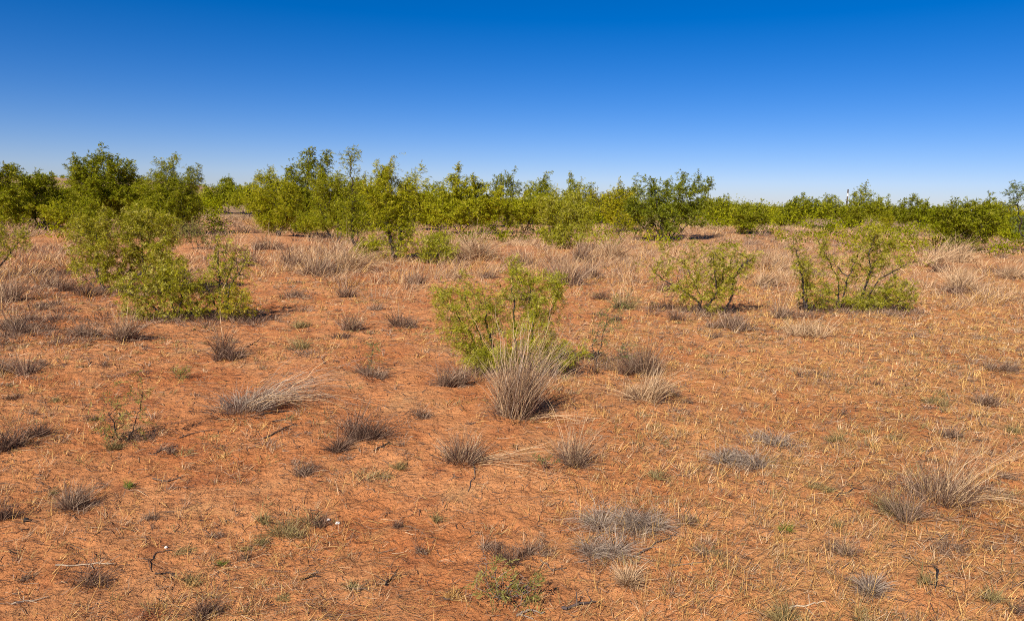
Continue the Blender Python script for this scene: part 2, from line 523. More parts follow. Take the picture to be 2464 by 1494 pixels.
sh('rounded low mesquite shrub in front of the big left shrub', (412, 770),
   [(398, 680, 76, 58), (330, 700, 56, 44), (425, 735, 84, 38), (350, 745, 60, 26), (460, 690, 30, 30)], 'olive', 2.2, roots=5, n=300, stems=[[(425,768),(405,720),(385,670),(380,630)],[(420,768),(350,720),(300,690)],[(430,768),(440,710),(450,660)],[(435,770),(490,740),(505,720)],[(415,770),(360,755),(320,745)]], seed=9, group=G_NEAR)
sh('sparse dark-stemmed mesquite shrub right of the low rounded shrub', (538, 765),
   [(530, 650, 40, 60), (580, 640, 42, 40), (500, 700, 46, 40), (560, 720, 52, 44), (540, 590, 24, 24)], 'olive', 1.1, roots=3, n=150, stems=[[(530,765),(527,700),(524,630),(520,590)],[(540,765),(560,690),(600,640)],[(535,765),(500,700),(475,670)],[(540,740),(545,680),(560,620)]], seed=10, group=G_NEAR)
sh('small yellowish mesquite clump low beside the sparse left shrub', (575, 768),
   [(570, 728, 36, 38), (596, 748, 24, 20), (545, 745, 24, 20)], 'gold', 1.6, roots=3, n=80, seed=12, group=G_NEAR)
sh('mesquite branches entering at the left edge of the picture', (-28, 668),
   [(34, 572, 46, 34), (-20, 580, 50, 44), (60, 590, 22, 18), (10, 610, 30, 18)], 'olive', 1.3, roots=2, n=150, stems=[[(-28,668),(10,630),(40,590),(70,560)],[(-28,668),(-20,600),(-10,550)]], seed=13, group=G_NEAR)
sh('wide sparse mesquite shrub with reaching left branch, right of the bare sand', (1688, 756),
   [(1605, 645, 46, 36), (1570, 628, 18, 14), (1690, 665, 62, 52), (1762, 640, 56, 46), (1700, 715, 60, 34), (1800, 640, 28, 24), (1660, 600, 30, 20), (1740, 605, 30, 18), (1650, 690, 60, 36), (1740, 690, 60, 40)], 'olive', 1.2, roots=3, n=190, stems=[[(1685,756),(1684,728),(1643,700),(1599,676),(1564,643),(1535,637)],[(1686,756),(1690,715),(1655,640),(1605,612)],[(1690,756),(1720,700),(1700,600)],[(1740,756),(1758,714),(1761,667),(1778,637),(1822,608)],[(1692,756),(1740,680),(1738,600)]], seed=14, group=G_NEAR, spread=.05)
sh('open twiggy mesquite shrub at right with tall dark forked stems', (2035, 748),
   [(1985, 705, 50, 42), (2050, 715, 60, 34), (2110, 715, 60, 34), (2000, 645, 46, 46), (2088, 645, 58, 48), (2145, 625, 40, 42), (2086, 572, 38, 32), (1966, 590, 24, 30), (2132, 580, 24, 22)], 'olive', 1.25, roots=4, n=230, stems=[[(2020,748),(2018,672),(1990,610),(1968,562)],[(2022,748),(2022,668),(2040,580)],[(2060,748),(2083,652),(2069,608),(2084,540)],[(2064,748),(2088,652),(2135,576)],[(2070,748),(2100,670),(2160,630),(2190,620)],[(2075,748),(2120,700),(2170,670)]], seed=15, group=G_NEAR, rbase=.022)
sh('low dense green mesquite shrub at the foot of the open twiggy shrub', (2140, 752),
   [(2120, 720, 64, 30), (2185, 712, 40, 28), (2070, 728, 44, 24), (2160, 690, 40, 26)], 'olive', 1.55, roots=4, n=140, seed=16, group=G_NEAR)
sh('small upright mesquite shrub left of the open twiggy shrub', (1938, 752),
   [(1945, 690, 30, 48), (1925, 640, 36, 30), (1975, 715, 38, 34), (1905, 600, 18, 22)], 'olive', 1.4, roots=3, n=130, stems=[[(1942,752),(1940,680),(1950,632)],[(1938,752),(1925,660),(1905,598)],[(1945,752),(1975,720),(1995,690)]], seed=17, group=G_NEAR)
# middle row
tr('leftmost tall mesquite tree, cut by the left edge', (-10, 548), [(8, 420, 46, 46), (-40, 470, 60, 60), (40, 480, 50, 46), (0, 515, 70, 26)], 'olive', 2.5, seed=20, group=G_MID, depth=31)
tr('dark low mesquite left of the domed tree', (95, 540), [(90, 470, 66, 42), (60, 500, 50, 34), (125, 500, 46, 34), (95, 440, 30, 18)], 'dark', 2.4, seed=21, group=G_MID, depth=33)
tr('tall domed dark mesquite tree behind the big left shrub', (268, 552), [(262, 420, 76, 46), (212, 425, 34, 24), (285, 470, 64, 60), (240, 480, 60, 40), (265, 380, 26, 14), (320, 425, 24, 24)], 'dark', 2.6, seed=22, group=G_MID, depth=31)
tr('feathery mesquite tree just right of the domed dark tree', (392, 570), [(398, 425, 30, 34), (385, 475, 60, 52), (420, 500, 50, 48), (360, 520, 50, 34), (398, 398, 10, 12)], 'olive', 2.0, seed=23, group=G_MID, depth=27)
tr('wispy-topped mesquite tree at the sandy gap', (452, 570), [(462, 440, 26, 22), (445, 490, 38, 50), (470, 500, 22, 36), (466, 412, 9, 10), (486, 430, 8, 10)], 'dark', 1.5, seed=24, group=G_MID, depth=27)
tr('rounded mesquite shrub just right of the sandy gap', (548, 507), [(545, 470, 46, 30), (515, 475, 26, 24), (575, 470, 26, 26), (548, 435, 14, 12)], 'olive', 2.3, seed=25, group=G_FAR, depth=62)
tr('bright green mesquite tree with curved dark trunk', (668, 568), [(655, 465, 44, 42), (635, 500, 36, 34), (695, 490, 40, 46), (660, 530, 46, 22), (650, 425, 10, 12)], 'lime', 2.0, stems=[[(672,570),(650,540),(642,510),(650,440)],[(673,570),(690,520),(700,470)]], seed=26, group=G_MID, roots=1, rbase=.085)
tr('tall dark mesquite tree with twin wispy spires', (745, 560), [(742, 430, 40, 40), (755, 480, 50, 50), (715, 440, 24, 30), (757, 378, 7, 18), (790, 385, 12, 26), (775, 410, 20, 24)], 'dark', 1.8, stems=[[(745,600),(742,500),(750,420),(757,362)],[(746,600),(770,480),(780,410),(792,368)]], seed=27, group=G_MID, depth=34)
tr('leafy mesquite tree in front of the twin-spired tree', (808, 585), [(800, 470, 50, 48), (785, 520, 36, 36), (825, 520, 36, 40), (810, 440, 30, 20)], 'olive', 1.9, seed=28, group=G_MID)
tr('slender mesquite tree with a single tall bare spire', (852, 598), [(850, 490, 26, 44), (856, 440, 10, 40), (850, 382, 7, 20), (872, 540, 26, 36), (838, 540, 20, 30)], 'olive', 1.25, stems=[[(852,600),(850,530),(853,440),(848,364)],[(853,600),(870,550),(885,510)]], seed=29, group=G_MID, roots=1, rbase=.06)
tr('broad light green mesquite tree left of the middle', (948, 628), [(930, 432, 34, 30), (985, 452, 34, 28), (920, 480, 36, 44), (975, 500, 46, 44), (935, 555, 52, 42), (885, 600, 34, 24), (985, 570, 30, 36), (940, 600, 50, 20)], 'lime', 1.75, stems=[[(946,630),(942,570),(930,480),(930,410)],[(950,630),(965,560),(985,440)],[(948,630),(905,600),(870,590)]], seed=30, group=G_MID, rbase=.07)
sh('low mesquite shrub beside bare sand, right of the broad tree', (1052, 636), [(1048, 592, 34, 34), (1072, 612, 26, 20), (1030, 610, 26, 22)], 'lime', 1.8, seed=31, group=G_MID)
tr('wide light green mesquite tree behind the pale arching grass', (1108, 552), [(1120, 460, 52, 38), (1060, 485, 44, 40), (1165, 490, 40, 44), (1110, 510, 80, 34), (1090, 432, 26, 14)], 'lime', 2.4, seed=32, group=G_MID, depth=38)
tr('airy mesquite tree showing sky through its crown', (1222, 545), [(1215, 445, 32, 24), (1240, 460, 20, 22), (1195, 465, 18, 24), (1222, 490, 24, 26)], 'dark', 1.25, seed=33, group=G_FAR, depth=52, roots=1)
tr('low bright mesquite right of the airy tree', (1262, 548), [(1262, 505, 54, 34), (1300, 500, 36, 30), (1230, 520, 26, 24)], 'lime', 2.2, seed=34, group=G_MID, depth=40)
tr('far mesquite with one leafy tip, centre of the horizon', (1300, 540), [(1298, 465, 34, 26), (1312, 438, 8, 16), (1275, 470, 18, 22)], 'olive', 1.9, seed=35, group=G_FAR, depth=60)
tr('dark double-topped mesquite on the horizon right of centre', (1385, 540), [(1375, 462, 24, 26), (1410, 470, 22, 24), (1390, 490, 50, 26), (1370, 440, 8, 8)], 'olive', 2.2, seed=36, group=G_FAR, depth=58)
sh('golden mesquite shrub in the dry grass above the middle shrub', (1352, 612), [(1360, 500, 66, 40), (1340, 545, 44, 40), (1385, 545, 44, 36), (1352, 580, 40, 24)], 'lime', 1.75, seed=37, group=G_MID, roots=4, depth=24)
tr('thin pale bare-twigged mesquite right of the golden shrub', (1440, 545), [(1440, 485, 24, 26), (1425, 470, 14, 16), (1460, 500, 18, 20)], 'gold', .9, seed=38, group=G_FAR, depth=46)
tr('yellowish mesquite left of the big dark multi-stemmed tree', (1492, 548), [(1490, 485, 36, 34), (1470, 505, 26, 26), (1510, 470, 26, 20)], 'gold', 2.1, seed=39, group=G_MID, depth=40)
tr('small slender mesquite left of the dark multi-stemmed tree', (1497, 585), [(1496, 535, 22, 22), (1490, 555, 14, 16)], 'gold', 1.0, seed=40, group=G_MID, roots=1)
sh('big dark mesquite tree fanning from many stems', (1604, 582), [(1570, 462, 48, 36), (1635, 480, 46, 40), (1540, 500, 36, 36), (1590, 515, 70, 34), (1668, 520, 36, 28), (1645, 438, 10, 18), (1690, 462, 14, 14), (1600, 550, 50, 16)], 'dark', 2.0, stems=[[(1596,582),(1560,520),(1535,470)],[(1600,582),(1580,500),(1570,440)],[(1604,582),(1605,500),(1610,450)],[(1608,582),(1630,500),(1645,422)],[(1612,582),(1650,520),(1668,450)],[(1616,582),(1670,530),(1706,450)],[(1590,582),(1540,540),(1515,500)]], seed=41, group=G_MID, roots=9, rbase=.05, spread=.2)
tr('round dark green mesquite set in pale tall grass', (1804, 562), [(1806, 522, 40, 34), (1785, 515, 22, 26), (1830, 515, 20, 26)], 'olive', 2.5, seed=42, group=G_MID)
tr('low mesquite right behind the many-stemmed dark tree', (1735, 540), [(1735, 500, 38, 26), (1708, 505, 22, 22), (1760, 510, 24, 20)], 'olive', 2.2, seed=43, group=G_FAR, depth=55)
tr('dark far mesquite clump left of the pole', (1942, 540), [(1935, 498, 42, 24), (1970, 505, 34, 22), (1905, 508, 26, 20)], 'dark', 2.3, seed=44, group=G_FAR, depth=66)
tr('feathery far mesquite standing at the pole', (2000, 545), [(1998, 495, 22, 22), (2015, 510, 26, 18)], 'olive', 1.9, seed=45, group=G_FAR, depth=60)
tr('taller far mesquite right of the pole', (2082, 550), [(2078, 490, 34, 30), (2105, 500, 26, 26), (2060, 505, 26, 24), (2080, 465, 16, 10)], 'olive', 2.0, seed=46, group=G_FAR, depth=50)
tr('dark mesquite behind pale grass, right of the open twiggy shrub', (2205, 550), [(2195, 505, 38, 28), (2230, 515, 34, 24), (2170, 515, 24, 20), (2188, 480, 10, 10)], 'dark', 2.2, seed=47, group=G_FAR, depth=48)
tr('dark dense mesquite with lifted branches near the right edge', (2322, 610), [(2320, 520, 56, 36), (2280, 530, 40, 36), (2365, 530, 36, 40), (2330, 565, 50, 30), (2292, 490, 8, 14), (2345, 492, 20, 10)], 'dark', 2.1, seed=48, group=G_MID, rbase=.05)
tr('yellow-green mesquite mass behind the dense right tree', (2400, 560), [(2400, 520, 50, 32), (2440, 530, 40, 28), (2370, 505, 30, 18)], 'gold', 2.2, seed=49, group=G_FAR, depth=46)
tr('airy mesquite tree at the right edge with bare upper twigs', (2470, 612), [(2450, 460, 36, 26), (2480, 480, 36, 30), (2430, 490, 20, 14), (2470, 540, 30, 36)], 'blue', .8, seed=50, group=G_MID, roots=1, n=150)

# fillers of the row, each half seen between its neighbours
FILL = [
 ('low olive mesquite between the leftmost tree and the domed tree', 165, 44, [(160, 480, 46, 34), (140, 500, 36, 26)], 'olive'),
 ('low mesquite under the right side of the domed dark tree', 335, 38, [(335, 490, 46, 44), (320, 455, 24, 22)], 'olive'),
 ('bushy mesquite filling the space behind the big left shrub', 205, 24, [(205, 510, 60, 40), (250, 520, 50, 34), (160, 520, 40, 26)], 'olive'),
 ('pale mesquite just right of the rounded shrub at the sandy gap', 600, 58, [(600, 470, 30, 26), (585, 485, 30, 20)], 'lime'),
 ('leafy mesquite between the curved-trunk tree and the twin spires', 712, 38, [(712, 480, 36, 40), (720, 520, 34, 26)], 'olive'),
 ('low bush under the twin-spired tree', 735, 30, [(735, 540, 44, 22), (760, 530, 30, 24)], 'olive'),
 ('leafy mesquite behind the single bare spire', 880, 36, [(882, 475, 40, 40), (880, 520, 40, 34)], 'olive'),
 ('mesquite between the broad tree and the wide light green tree', 1025, 46, [(1020, 490, 36, 34), (1035, 515, 30, 24)], 'olive'),
 ('mesquite right of the wide light green tree', 1185, 48, [(1182, 500, 34, 34), (1170, 520, 30, 22)], 'gold'),
 ('golden-topped mesquite behind the golden shrub', 1335, 44, [(1335, 485, 44, 28), (1365, 495, 34, 26)], 'gold'),
 ('olive mesquite between the golden shrub and the thin bare one', 1425, 54, [(1420, 495, 36, 24), (1450, 505, 30, 20)], 'olive'),
 ('yellow mesquite touching the left side of the dark fan tree', 1530, 50, [(1525, 480, 34, 26), (1545, 470, 24, 18)], 'gold'),
 ('pale mesquite peeping right of the dark fan tree', 1712, 60, [(1705, 490, 26, 24), (1720, 500, 30, 20)], 'lime'),
 ('flat-topped far mesquite behind the round dark bush', 1790, 74, [(1775, 498, 40, 16), (1830, 502, 34, 14)], 'gold'),
 ('low far mesquite between the round bush and the dark clump', 1870, 70, [(1868, 505, 40, 18), (1845, 512, 30, 14)], 'gold'),
 ('low olive mesquite just right of the pole', 2045, 62, [(2045, 515, 30, 20), (2030, 520, 26, 16)], 'olive'),
 ('golden far mesquite between the pole trees and the right row', 2140, 66, [(2135, 515, 40, 18), (2160, 522, 30, 14)], 'gold'),
 ('golden mesquite between the two dark trees at right', 2255, 56, [(2255, 518, 34, 22), (2240, 530, 30, 16)], 'gold'),
 ('yellow mesquite close behind the dense right tree', 2345, 54, [(2350, 512, 40, 20), (2380, 525, 30, 18)], 'gold'),
 ('green mesquite behind the leftmost tree, at the left edge', 45, 42, [(45, 462, 40, 34)], 'olive'),
 ('mesquite showing between the domed tree and the feathery tree', 350, 40, [(350, 452, 40, 34)], 'olive'),
 ('leafy mesquite just left of the sandy gap', 430, 36, [(430, 470, 40, 34)], 'olive'),
 ('low mesquite in front of the dark tree left of the domed tree', 130, 25, [(130, 495, 40, 24)], 'lime'),
 ('bright mesquite left of the curved-trunk tree', 625, 44, [(625, 462, 30, 30)], 'lime'),
 ('mesquite right behind the curved-trunk tree', 690, 46, [(690, 452, 30, 30)], 'olive'),
 ('full mesquite between the twin-spired and single-spired trees', 780, 42, [(780, 452, 30, 34)], 'olive'),
 ('green mesquite right behind the single bare spire', 865, 44, [(865, 448, 30, 30)], 'lime'),
 ('mesquite left behind the broad light green tree', 905, 38, [(905, 462, 30, 30)], 'olive'),
 ('mesquite right behind the broad light green tree', 1000, 40, [(1000, 462, 30, 30)], 'lime'),
 ('low mesquite between the curved trunk and the leafy tree in front', 760, 27, [(760, 520, 30, 26)], 'lime'),
 ('mesquite behind the left half of the wide light green tree', 1060, 50, [(1060, 462, 30, 30)], 'olive'),
 ('mesquite just behind the low bright one right of the airy tree', 1280, 52, [(1280, 480, 30, 24)], 'olive'),
 ('green mesquite behind the gap left of the dark fan tree', 1470, 60, [(1470, 478, 30, 20)], 'olive'),
 ('far green mesquite between the round bush and the fan tree', 1755, 62, [(1755, 498, 30, 16)], 'olive'),
 ('far mesquite left of the far dark clump', 1905, 66, [(1905, 498, 30, 16)], 'olive'),
 ('mesquite directly left behind the dense right tree', 2280, 44, [(2280, 508, 30, 22)], 'olive'),
 ('mesquite directly right behind the dense right tree', 2375, 44, [(2375, 502, 30, 22)], 'olive'),
 ('low mesquite under the airy tree at the right edge', 2445, 40, [(2440, 535, 36, 26), (2465, 550, 30, 24)], 'olive'),
]
protos = {}
for k, (lb, x, dep, lobes, pal) in enumerate(FILL):
    Hpx = 545 - min(q[1] - q[3] for q in lobes)
    if pal not in protos:
        protos[pal] = [tr(lb, (x, 545), lobes, pal, 2.1, seed=100 + k, group=G_FAR, depth=dep, roots=1, n=130)]
        o = protos[pal][0]; top = max(v[2] for c in o.children for v in c.bound_box); protos[pal].append(top)
        continue
    src, top = protos[pal]
    d = ray(x, 545)
    o = src.copy(); C.objects.link(o)
    o.location = (d.x * dep, d.y * dep, float(height(d.x * dep, d.y * dep)))
    yt = min(q[1] - q[3] for q in lobes)
    want = CZ + dep * ray(x, yt).z - o.location.z
    sc = max(want, .8) / top
    o.scale = (sc * 1.1, sc * 1.1, sc); o.rotation_euler = (0, 0, 2.4 * k); o['label'] = lb
    for ch in src.children:
        c = ch.copy(); C.objects.link(c); c.parent = o

# small saplings and weeds
sh('small mesquite sapling with two long bare stems, lower left', (290, 1058), [(288, 985, 36, 24), (300, 1035, 62, 24, 0), (260, 1030, 30, 26), (345, 960, 8, 34), (272, 955, 8, 20)], 'grey', .75, roots=4, n=90, stems=[[(290,1060),(286,1010),(276,945)],[(305,1060),(335,1000),(352,950),(350,900)],[(280,1062),(262,1040),(250,1020)],[(300,1060),(320,1040),(340,1025)]], seed=60, group='small green saplings', rbase=.005)
sh('little mesquite sprig rising from a grey tuft, upper middle', (884, 892), [(902, 832, 14, 14), (890, 860, 8, 18), (870, 850, 6, 20)], 'blue', .7, roots=2, n=24, stems=[[(886,892),(896,855),(900,820)],[(882,892),(872,860),(866,835)]], seed=61, group='small green saplings', rbase=.004)
sh('low grey-green weed with straw stalks at the bottom centre', (1205, 1452), [(1190, 1400, 50, 34), (1230, 1430, 56, 30), (1160, 1345, 20, 40), (1260, 1400, 40, 30)], 'grey', .8, roots=5, n=110, seed=62, group='small green saplings', rbase=.004, bark=BARK * 3)
sh('tiny bright green weed right of the middle bunchgrass', (1312, 1134), [(1312, 1114, 9, 13), (1308, 1124, 8, 8)], 'blue', 1.7, roots=2, n=20, seed=63, group='small green saplings', rbase=.002)
sh('low dull green weed above the arched fallen grass', (436, 916), [(430, 902, 30, 12), (450, 908, 24, 10)], 'grey', .9, roots=3, n=40, seed=64, group='small green saplings', rbase=.003)
sh('sparse green seedling shrub behind the sparse left shrub', (470, 600), [(462, 560, 30, 26), (490, 575, 20, 18)], 'grey', 1.0, roots=2, n=60, seed=65, group='small green saplings')

# ------------------------------------------------------------------ dry grass
GP = {
    'straw': np.array([(.60, .405, .23), (.50, .33, .18), (.70, .50, .30), (.36, .225, .12)]),
    'gold':  np.array([(.62, .37, .125), (.70, .45, .17), (.50, .28, .095), (.38, .20, .065)]),
    'grey':  np.array([(.245, .155, .100), (.32, .215, .145), (.150, .090, .060), (.44, .31, .21)]),
    'dark':  np.array([(.135, .078, .054), (.21, .130, .088), (.080, .046, .034), (.31, .20, .135)]),
    'mat':   np.array([(.33, .245, .18), (.42, .325, .245), (.22, .155, .115), (.52, .41, .305)]),
    'olive': np.array([(.24, .19, .075), (.33, .26, .11), (.18, .145, .06), (.42, .31, .14)]),
    'green': np.array([(.15, .19, .03), (.22, .25, .05)]),
}

def blades(rng, n, rb, hgt, splay, lean, arch, pal, wpx, K=5, jit=.5, lmin=.4, scruff=.24):
    """n grass blades from a disc of radius rb; returns V, T, colours"""
    ang = rng.uniform(0, 2 * math.pi, n); rr = np.sqrt(rng.uniform(0, 1, n))
    b = np.stack([np.cos(ang) * rr * rb, np.sin(ang) * rr * rb, np.full(n, -.006)], 1)
    out = np.stack([np.cos(ang), np.sin(ang), np.zeros(n)], 1)
    tilt = splay * rr[:, None] * rng.uniform(.4, 1.3, (n, 1)) + np.abs(rng.normal(size=(n, 1))) * .10
    rnd = rng.normal(size=(n, 3)) * .16 * jit * 2; rnd[:, 2] = 0
    d = nrm(np.array([0, 0, 1.]) + out * np.tan(np.clip(tilt, 0, 1.3)) + rnd + np.array([lean[0], lean[1], 0.]))
    L = hgt * rng.uniform(lmin, 1.15, n) * (1.0 - .2 * rr)
    t = np.linspace(0, 1, K)
    hor = nrm(d * np.array([1, 1, 0.]) + rng.normal(size=(n, 3)) * np.array([.25, .25, 0.]))
    bend = arch * rng.uniform(.3, 1.4, n)
    P = b[:, None] + d[:, None] * (L[:, None] * t)[..., None]
    P = P + (hor[:, None] * .45 - np.array([0, 0, .62])) * (L * bend)[:, None, None] * (t ** 2.2)[None, :, None]
    P = P + rng.normal(size=(n, 1, 3)) * np.array([1, 1, .3]) * (L[:, None, None] * scruff) * (t ** 2)[None, :, None]
    P = P + rng.normal(size=(n, K, 3)) * (L[:, None, None] * .022) * t[None, :, None]
    P[..., 2] = np.where(P[..., 2] < .004, .004 + rng.uniform(0, .006, (n, K)), P[..., 2]); P[:, 0, 2] = -.006
    side = nrm(np.cross(d, rng.normal(size=(n, 3))))
    w = wpx * rng.uniform(.6, 1.3, (n, 1)) * (1 - .45 * t[:-1])[None]
    V, T, nv = ribbons(P, side, w)
    c = pal[rng.integers(0, len(pal), n)] * rng.uniform(.75, 1.2, (n, 1))
    return V, T, np.repeat(c, nv, 0)

# (x, base y, width px, height px, kind, extra): measured on the photograph
LANDMARKS = [
    ('the leafy middle mesquite', 1222, 860), ('the big straw bunchgrass', 1240, 985), ('the arched fallen grass', 640, 950),
    ('the small lower-left sapling', 290, 1050), ('the low rounded left mesquite', 410, 740), ('the sparse left mesquite', 540, 720),
    ('the wide sparse mesquite', 1690, 720), ('the open twiggy mesquite', 2040, 710), ('the long-stalked straw bunch', 2270, 1170),
    ('the bottom weed', 1205, 1430), ('the broad light green tree', 945, 610), ('the golden shrub', 1352, 600),
    ('the many-stemmed dark tree', 1604, 575), ('the dense right tree', 2322, 600), ('the big left shrub', 262, 670), ('the curved twig', 390, 1350),
]
TUFTS = [
 # lower left and centre
 (878,1058,88,88,'dark',''),(815,1083,52,62,'dark',''),(1010,1003,58,38,'grey',''),(1380,1118,72,78,'grey','stalks'),
 (743,1138,58,48,'grey',''),(965,1122,44,26,'olive',''),(890,1152,110,26,'olive','low'),(180,1222,88,66,'grey',''),(125,1190,26,26,'olive',''),(8,1245,44,54,'dark',''),
 (18,1078,76,70,'dark','spiky'),(92,1046,66,42,'dark',''),(42,893,108,56,'grey','spiky'),(250,882,32,26,'dark',''),(282,906,52,22,'grey','low'),
 (395,1088,54,28,'grey',''),(270,1075,50,36,'olive',''),(330,1058,90,30,'grey','low'),(552,862,66,46,'dark',''),(542,858,34,84,'dark','tall'),(302,816,64,76,'grey','tall'),(210,806,50,46,'grey',''),
 (716,842,56,44,'olive',''),(735,850,50,24,'grey','low'),(722,788,58,26,'olive',''),(850,795,46,56,'grey','tall'),(838,714,38,52,'grey',''),(820,813,40,26,'dark',''),
 (968,786,70,54,'grey','fall'),(705,716,78,32,'grey','low'),(900,905,84,40,'grey',''),(1085,926,64,64,'grey','dense'),(1000,682,40,42,'grey','tall'),(905,747,28,26,'grey',''),
 (942,938,44,20,'grey','low'),(870,895,40,24,'dark',''),(120,795,40,26,'dark',''),(95,880,30,18,'dark',''),(30,958,34,20,'dark',''),(128,966,34,18,'olive',''),(222,1010,24,16,'dark',''),
 (60,800,60,40,'grey',''),(20,725,70,64,'grey','tall'),(30,790,70,50,'grey','tall'),(85,770,50,34,'grey',''),(170,700,60,44,'dark',''),(215,712,60,40,'dark',''),(120,690,50,30,'grey',''),
 (1190,860,30,30,'olive',''),(640,1255,36,36,'olive',''),(700,1275,110,44,'olive',''),(770,1262,50,34,'dark',''),(632,1310,40,30,'olive',''),(215,1395,80,36,'dark','low'),(485,1484,84,40,'dark','spiky'),
 (520,1290,30,20,'grey',''),(585,1345,34,26,'dark',''),(70,1392,36,18,'dark','low'),(470,1400,60,34,'olive',''),(360,1250,40,30,'grey',''),(860,1415,50,22,'olive','low'),(680,1440,40,20,'olive',''),
 (315,1172,30,22,'green',''),(530,1360,18,20,'green',''),(590,1322,30,20,'olive',''),(440,1330,46,22,'olive','low'),
 # right of centre
 (1528,896,78,86,'grey','dense'),(1548,962,104,90,'straw','lean'),(1600,950,60,44,'grey',''),(1362,684,70,72,'grey','tall'),(1425,670,38,56,'grey','tall'),(1446,720,42,32,'dark',''),
 (1500,742,52,46,'olive','stalks'),(1590,745,50,40,'dark',''),(1600,700,50,44,'dark',''),(1480,770,30,20,'dark',''),(1442,760,26,20,'dark',''),
 (1782,794,70,52,'grey','dense'),(1730,790,70,40,'grey',''),(1932,806,92,56,'straw','spiky'),(1882,764,52,50,'grey','stalks'),(1640,770,50,34,'dark',''),(1720,812,30,26,'grey',''),
 (2312,700,82,66,'straw','tall'),(2300,704,70,30,'dark',''),(2440,672,50,50,'straw','lean'),(2390,655,80,30,'dark','low'),(1992,906,42,26,'grey',''),(1932,905,26,18,'dark',''),(2112,928,32,22,'dark',''),(2252,972,56,34,'olive',''),
 (2372,968,70,40,'grey',''),(2408,890,86,36,'grey',''),(2196,812,34,26,'grey',''),(2285,1052,50,38,'grey',''),(2090,1042,30,22,'olive',''),(2150,1056,44,28,'olive',''),(2440,1040,40,34,'olive',''),
 (1768,1114,118,42,'mat','dome'),(1858,1070,110,38,'mat','dome'),(1500,1272,150,50,'mat','dome'),(1560,1262,70,46,'mat','dome'),(1455,1342,110,46,'mat','dome'),(1512,1404,110,56,'straw','radial'),
 (2092,1424,108,66,'mat','radial'),(1890,1278,30,30,'green',''),(1880,1300,30,24,'gold',''),(1585,1152,54,30,'olive',''),(1650,970,30,20,'dark',''),(2030,1000,30,20,'dark',''),
 (2170,1245,90,70,'grey',''),(2130,1230,70,50,'olive',''),(2400,1190,60,26,'grey','low'),(2420,1150,44,24,'grey',''),(2290,1330,70,40,'grey',''),(2380,1320,40,24,'dark',''),(2380,1440,44,40,'olive',''),(2450,1470,40,28,'dark',''),
 (1880,1480,80,46,'olive',''),(2080,1490,70,30,'olive',''),(2220,1400,34,30,'olive',''),(2020,1270,30,26,'olive',''),(1960,1170,40,26,'olive',''),(2010,1060,50,30,'olive',''),(1990,1180,30,22,'olive',''),
 (2030,1330,60,46,'grey','tall'),(1700,1330,60,26,'grey','low'),(1650,1255,56,34,'grey',''),(1230,1345,90,40,'dark',''),(1290,1330,50,36,'grey',''),(1420,1255,30,26,'olive',''),(1180,1320,50,34,'grey',''),
 (830,1105,40,20,'grey','low'),(960,1070,40,22,'grey',''),(1090,1440,46,34,'gold',''),(1010,1330,30,26,'grey',''),(1060,1250,34,24,'olive',''),(960,1270,24,24,'dark',''),
 # middle distance
 (1255,722,50,44,'grey',''),(1130,625,96,70,'straw','fountain'),(1160,618,60,40,'grey',''),(820,652,110,76,'straw','fountain'),(770,660,100,60,'grey','tall'),(715,640,60,56,'grey','tall'),(650,600,70,46,'grey','tall'),
 (1405,632,60,56,'grey','tall'),(1470,620,70,60,'straw','tall'),(1335,634,40,40,'straw','tall'),(1265,640,60,40,'grey','tall'),(2235,640,60,66,'straw','lean'),(2290,630,70,60,'straw','lean'),(2250,655,40,30,'dark',''),
 (1180,668,50,30,'grey','tall'),(1100,670,40,34,'straw','tall'),(1830,690,60,60,'straw','lean'),(1860,650,70,60,'straw','lean'),(600,640,50,46,'grey','tall'),(560,610,60,50,'straw','tall'),(110,545,60,26,'straw','tall'),(60,570,60,24,'straw','tall'),
]
SIZES = lambda w: 'small' if w < 36 else ('middling' if w < 75 else 'broad')
LOOK = {'straw': 'pale straw', 'gold': 'golden', 'grey': 'grey', 'dark': 'dark grey-brown', 'mat': 'silvery grey', 'olive': 'dull olive', 'green': 'fresh green'}
SHAPE = {'low': 'flattened grass patch', 'dome': 'drooping grass mound', 'radial': 'starburst grass tuft', 'tall': 'upright bunchgrass', 'stalks': 'stalky grass tuft',
         'lean': 'right-leaning bunchgrass', 'fountain': 'arching bunchgrass', 'spiky': 'spiky grass tuft', 'dense': 'dense bunchgrass', 'fall': 'collapsing grass tuft', '': 'grass tuft'}
NTH = ['nearest', 'second nearest', 'third nearest', 'fourth nearest', 'fifth nearest', 'sixth nearest', 'seventh nearest', 'eighth nearest', 'ninth nearest', 'tenth nearest']

keys = {}
for i, (x, y, w, h, k, ex) in enumerate(TUFTS):
    dist = [math.hypot(x - lx, (y - ly) * 1.6) for _, lx, ly in LANDMARKS]
    j = int(np.argmin(dist)); lm, lx, ly = LANDMARKS[j]
    dx, dy = x - lx, (y - ly) * 1.6
    dr = ('left of' if dx < 0 else 'right of') if abs(dx) > abs(dy) else ('in front of' if dy > 0 else 'behind')
    keys.setdefault(f'{SIZES(w)} {LOOK[k]} {SHAPE[ex]} {dr} {lm}', []).append((dist[j], i))
TUFT_LABEL = {}
for k, lst in keys.items():
    for q, (_, i) in enumerate(sorted(lst)):
        TUFT_LABEL[i] = k if len(lst) == 1 else f'{k}, {NTH[q]}'

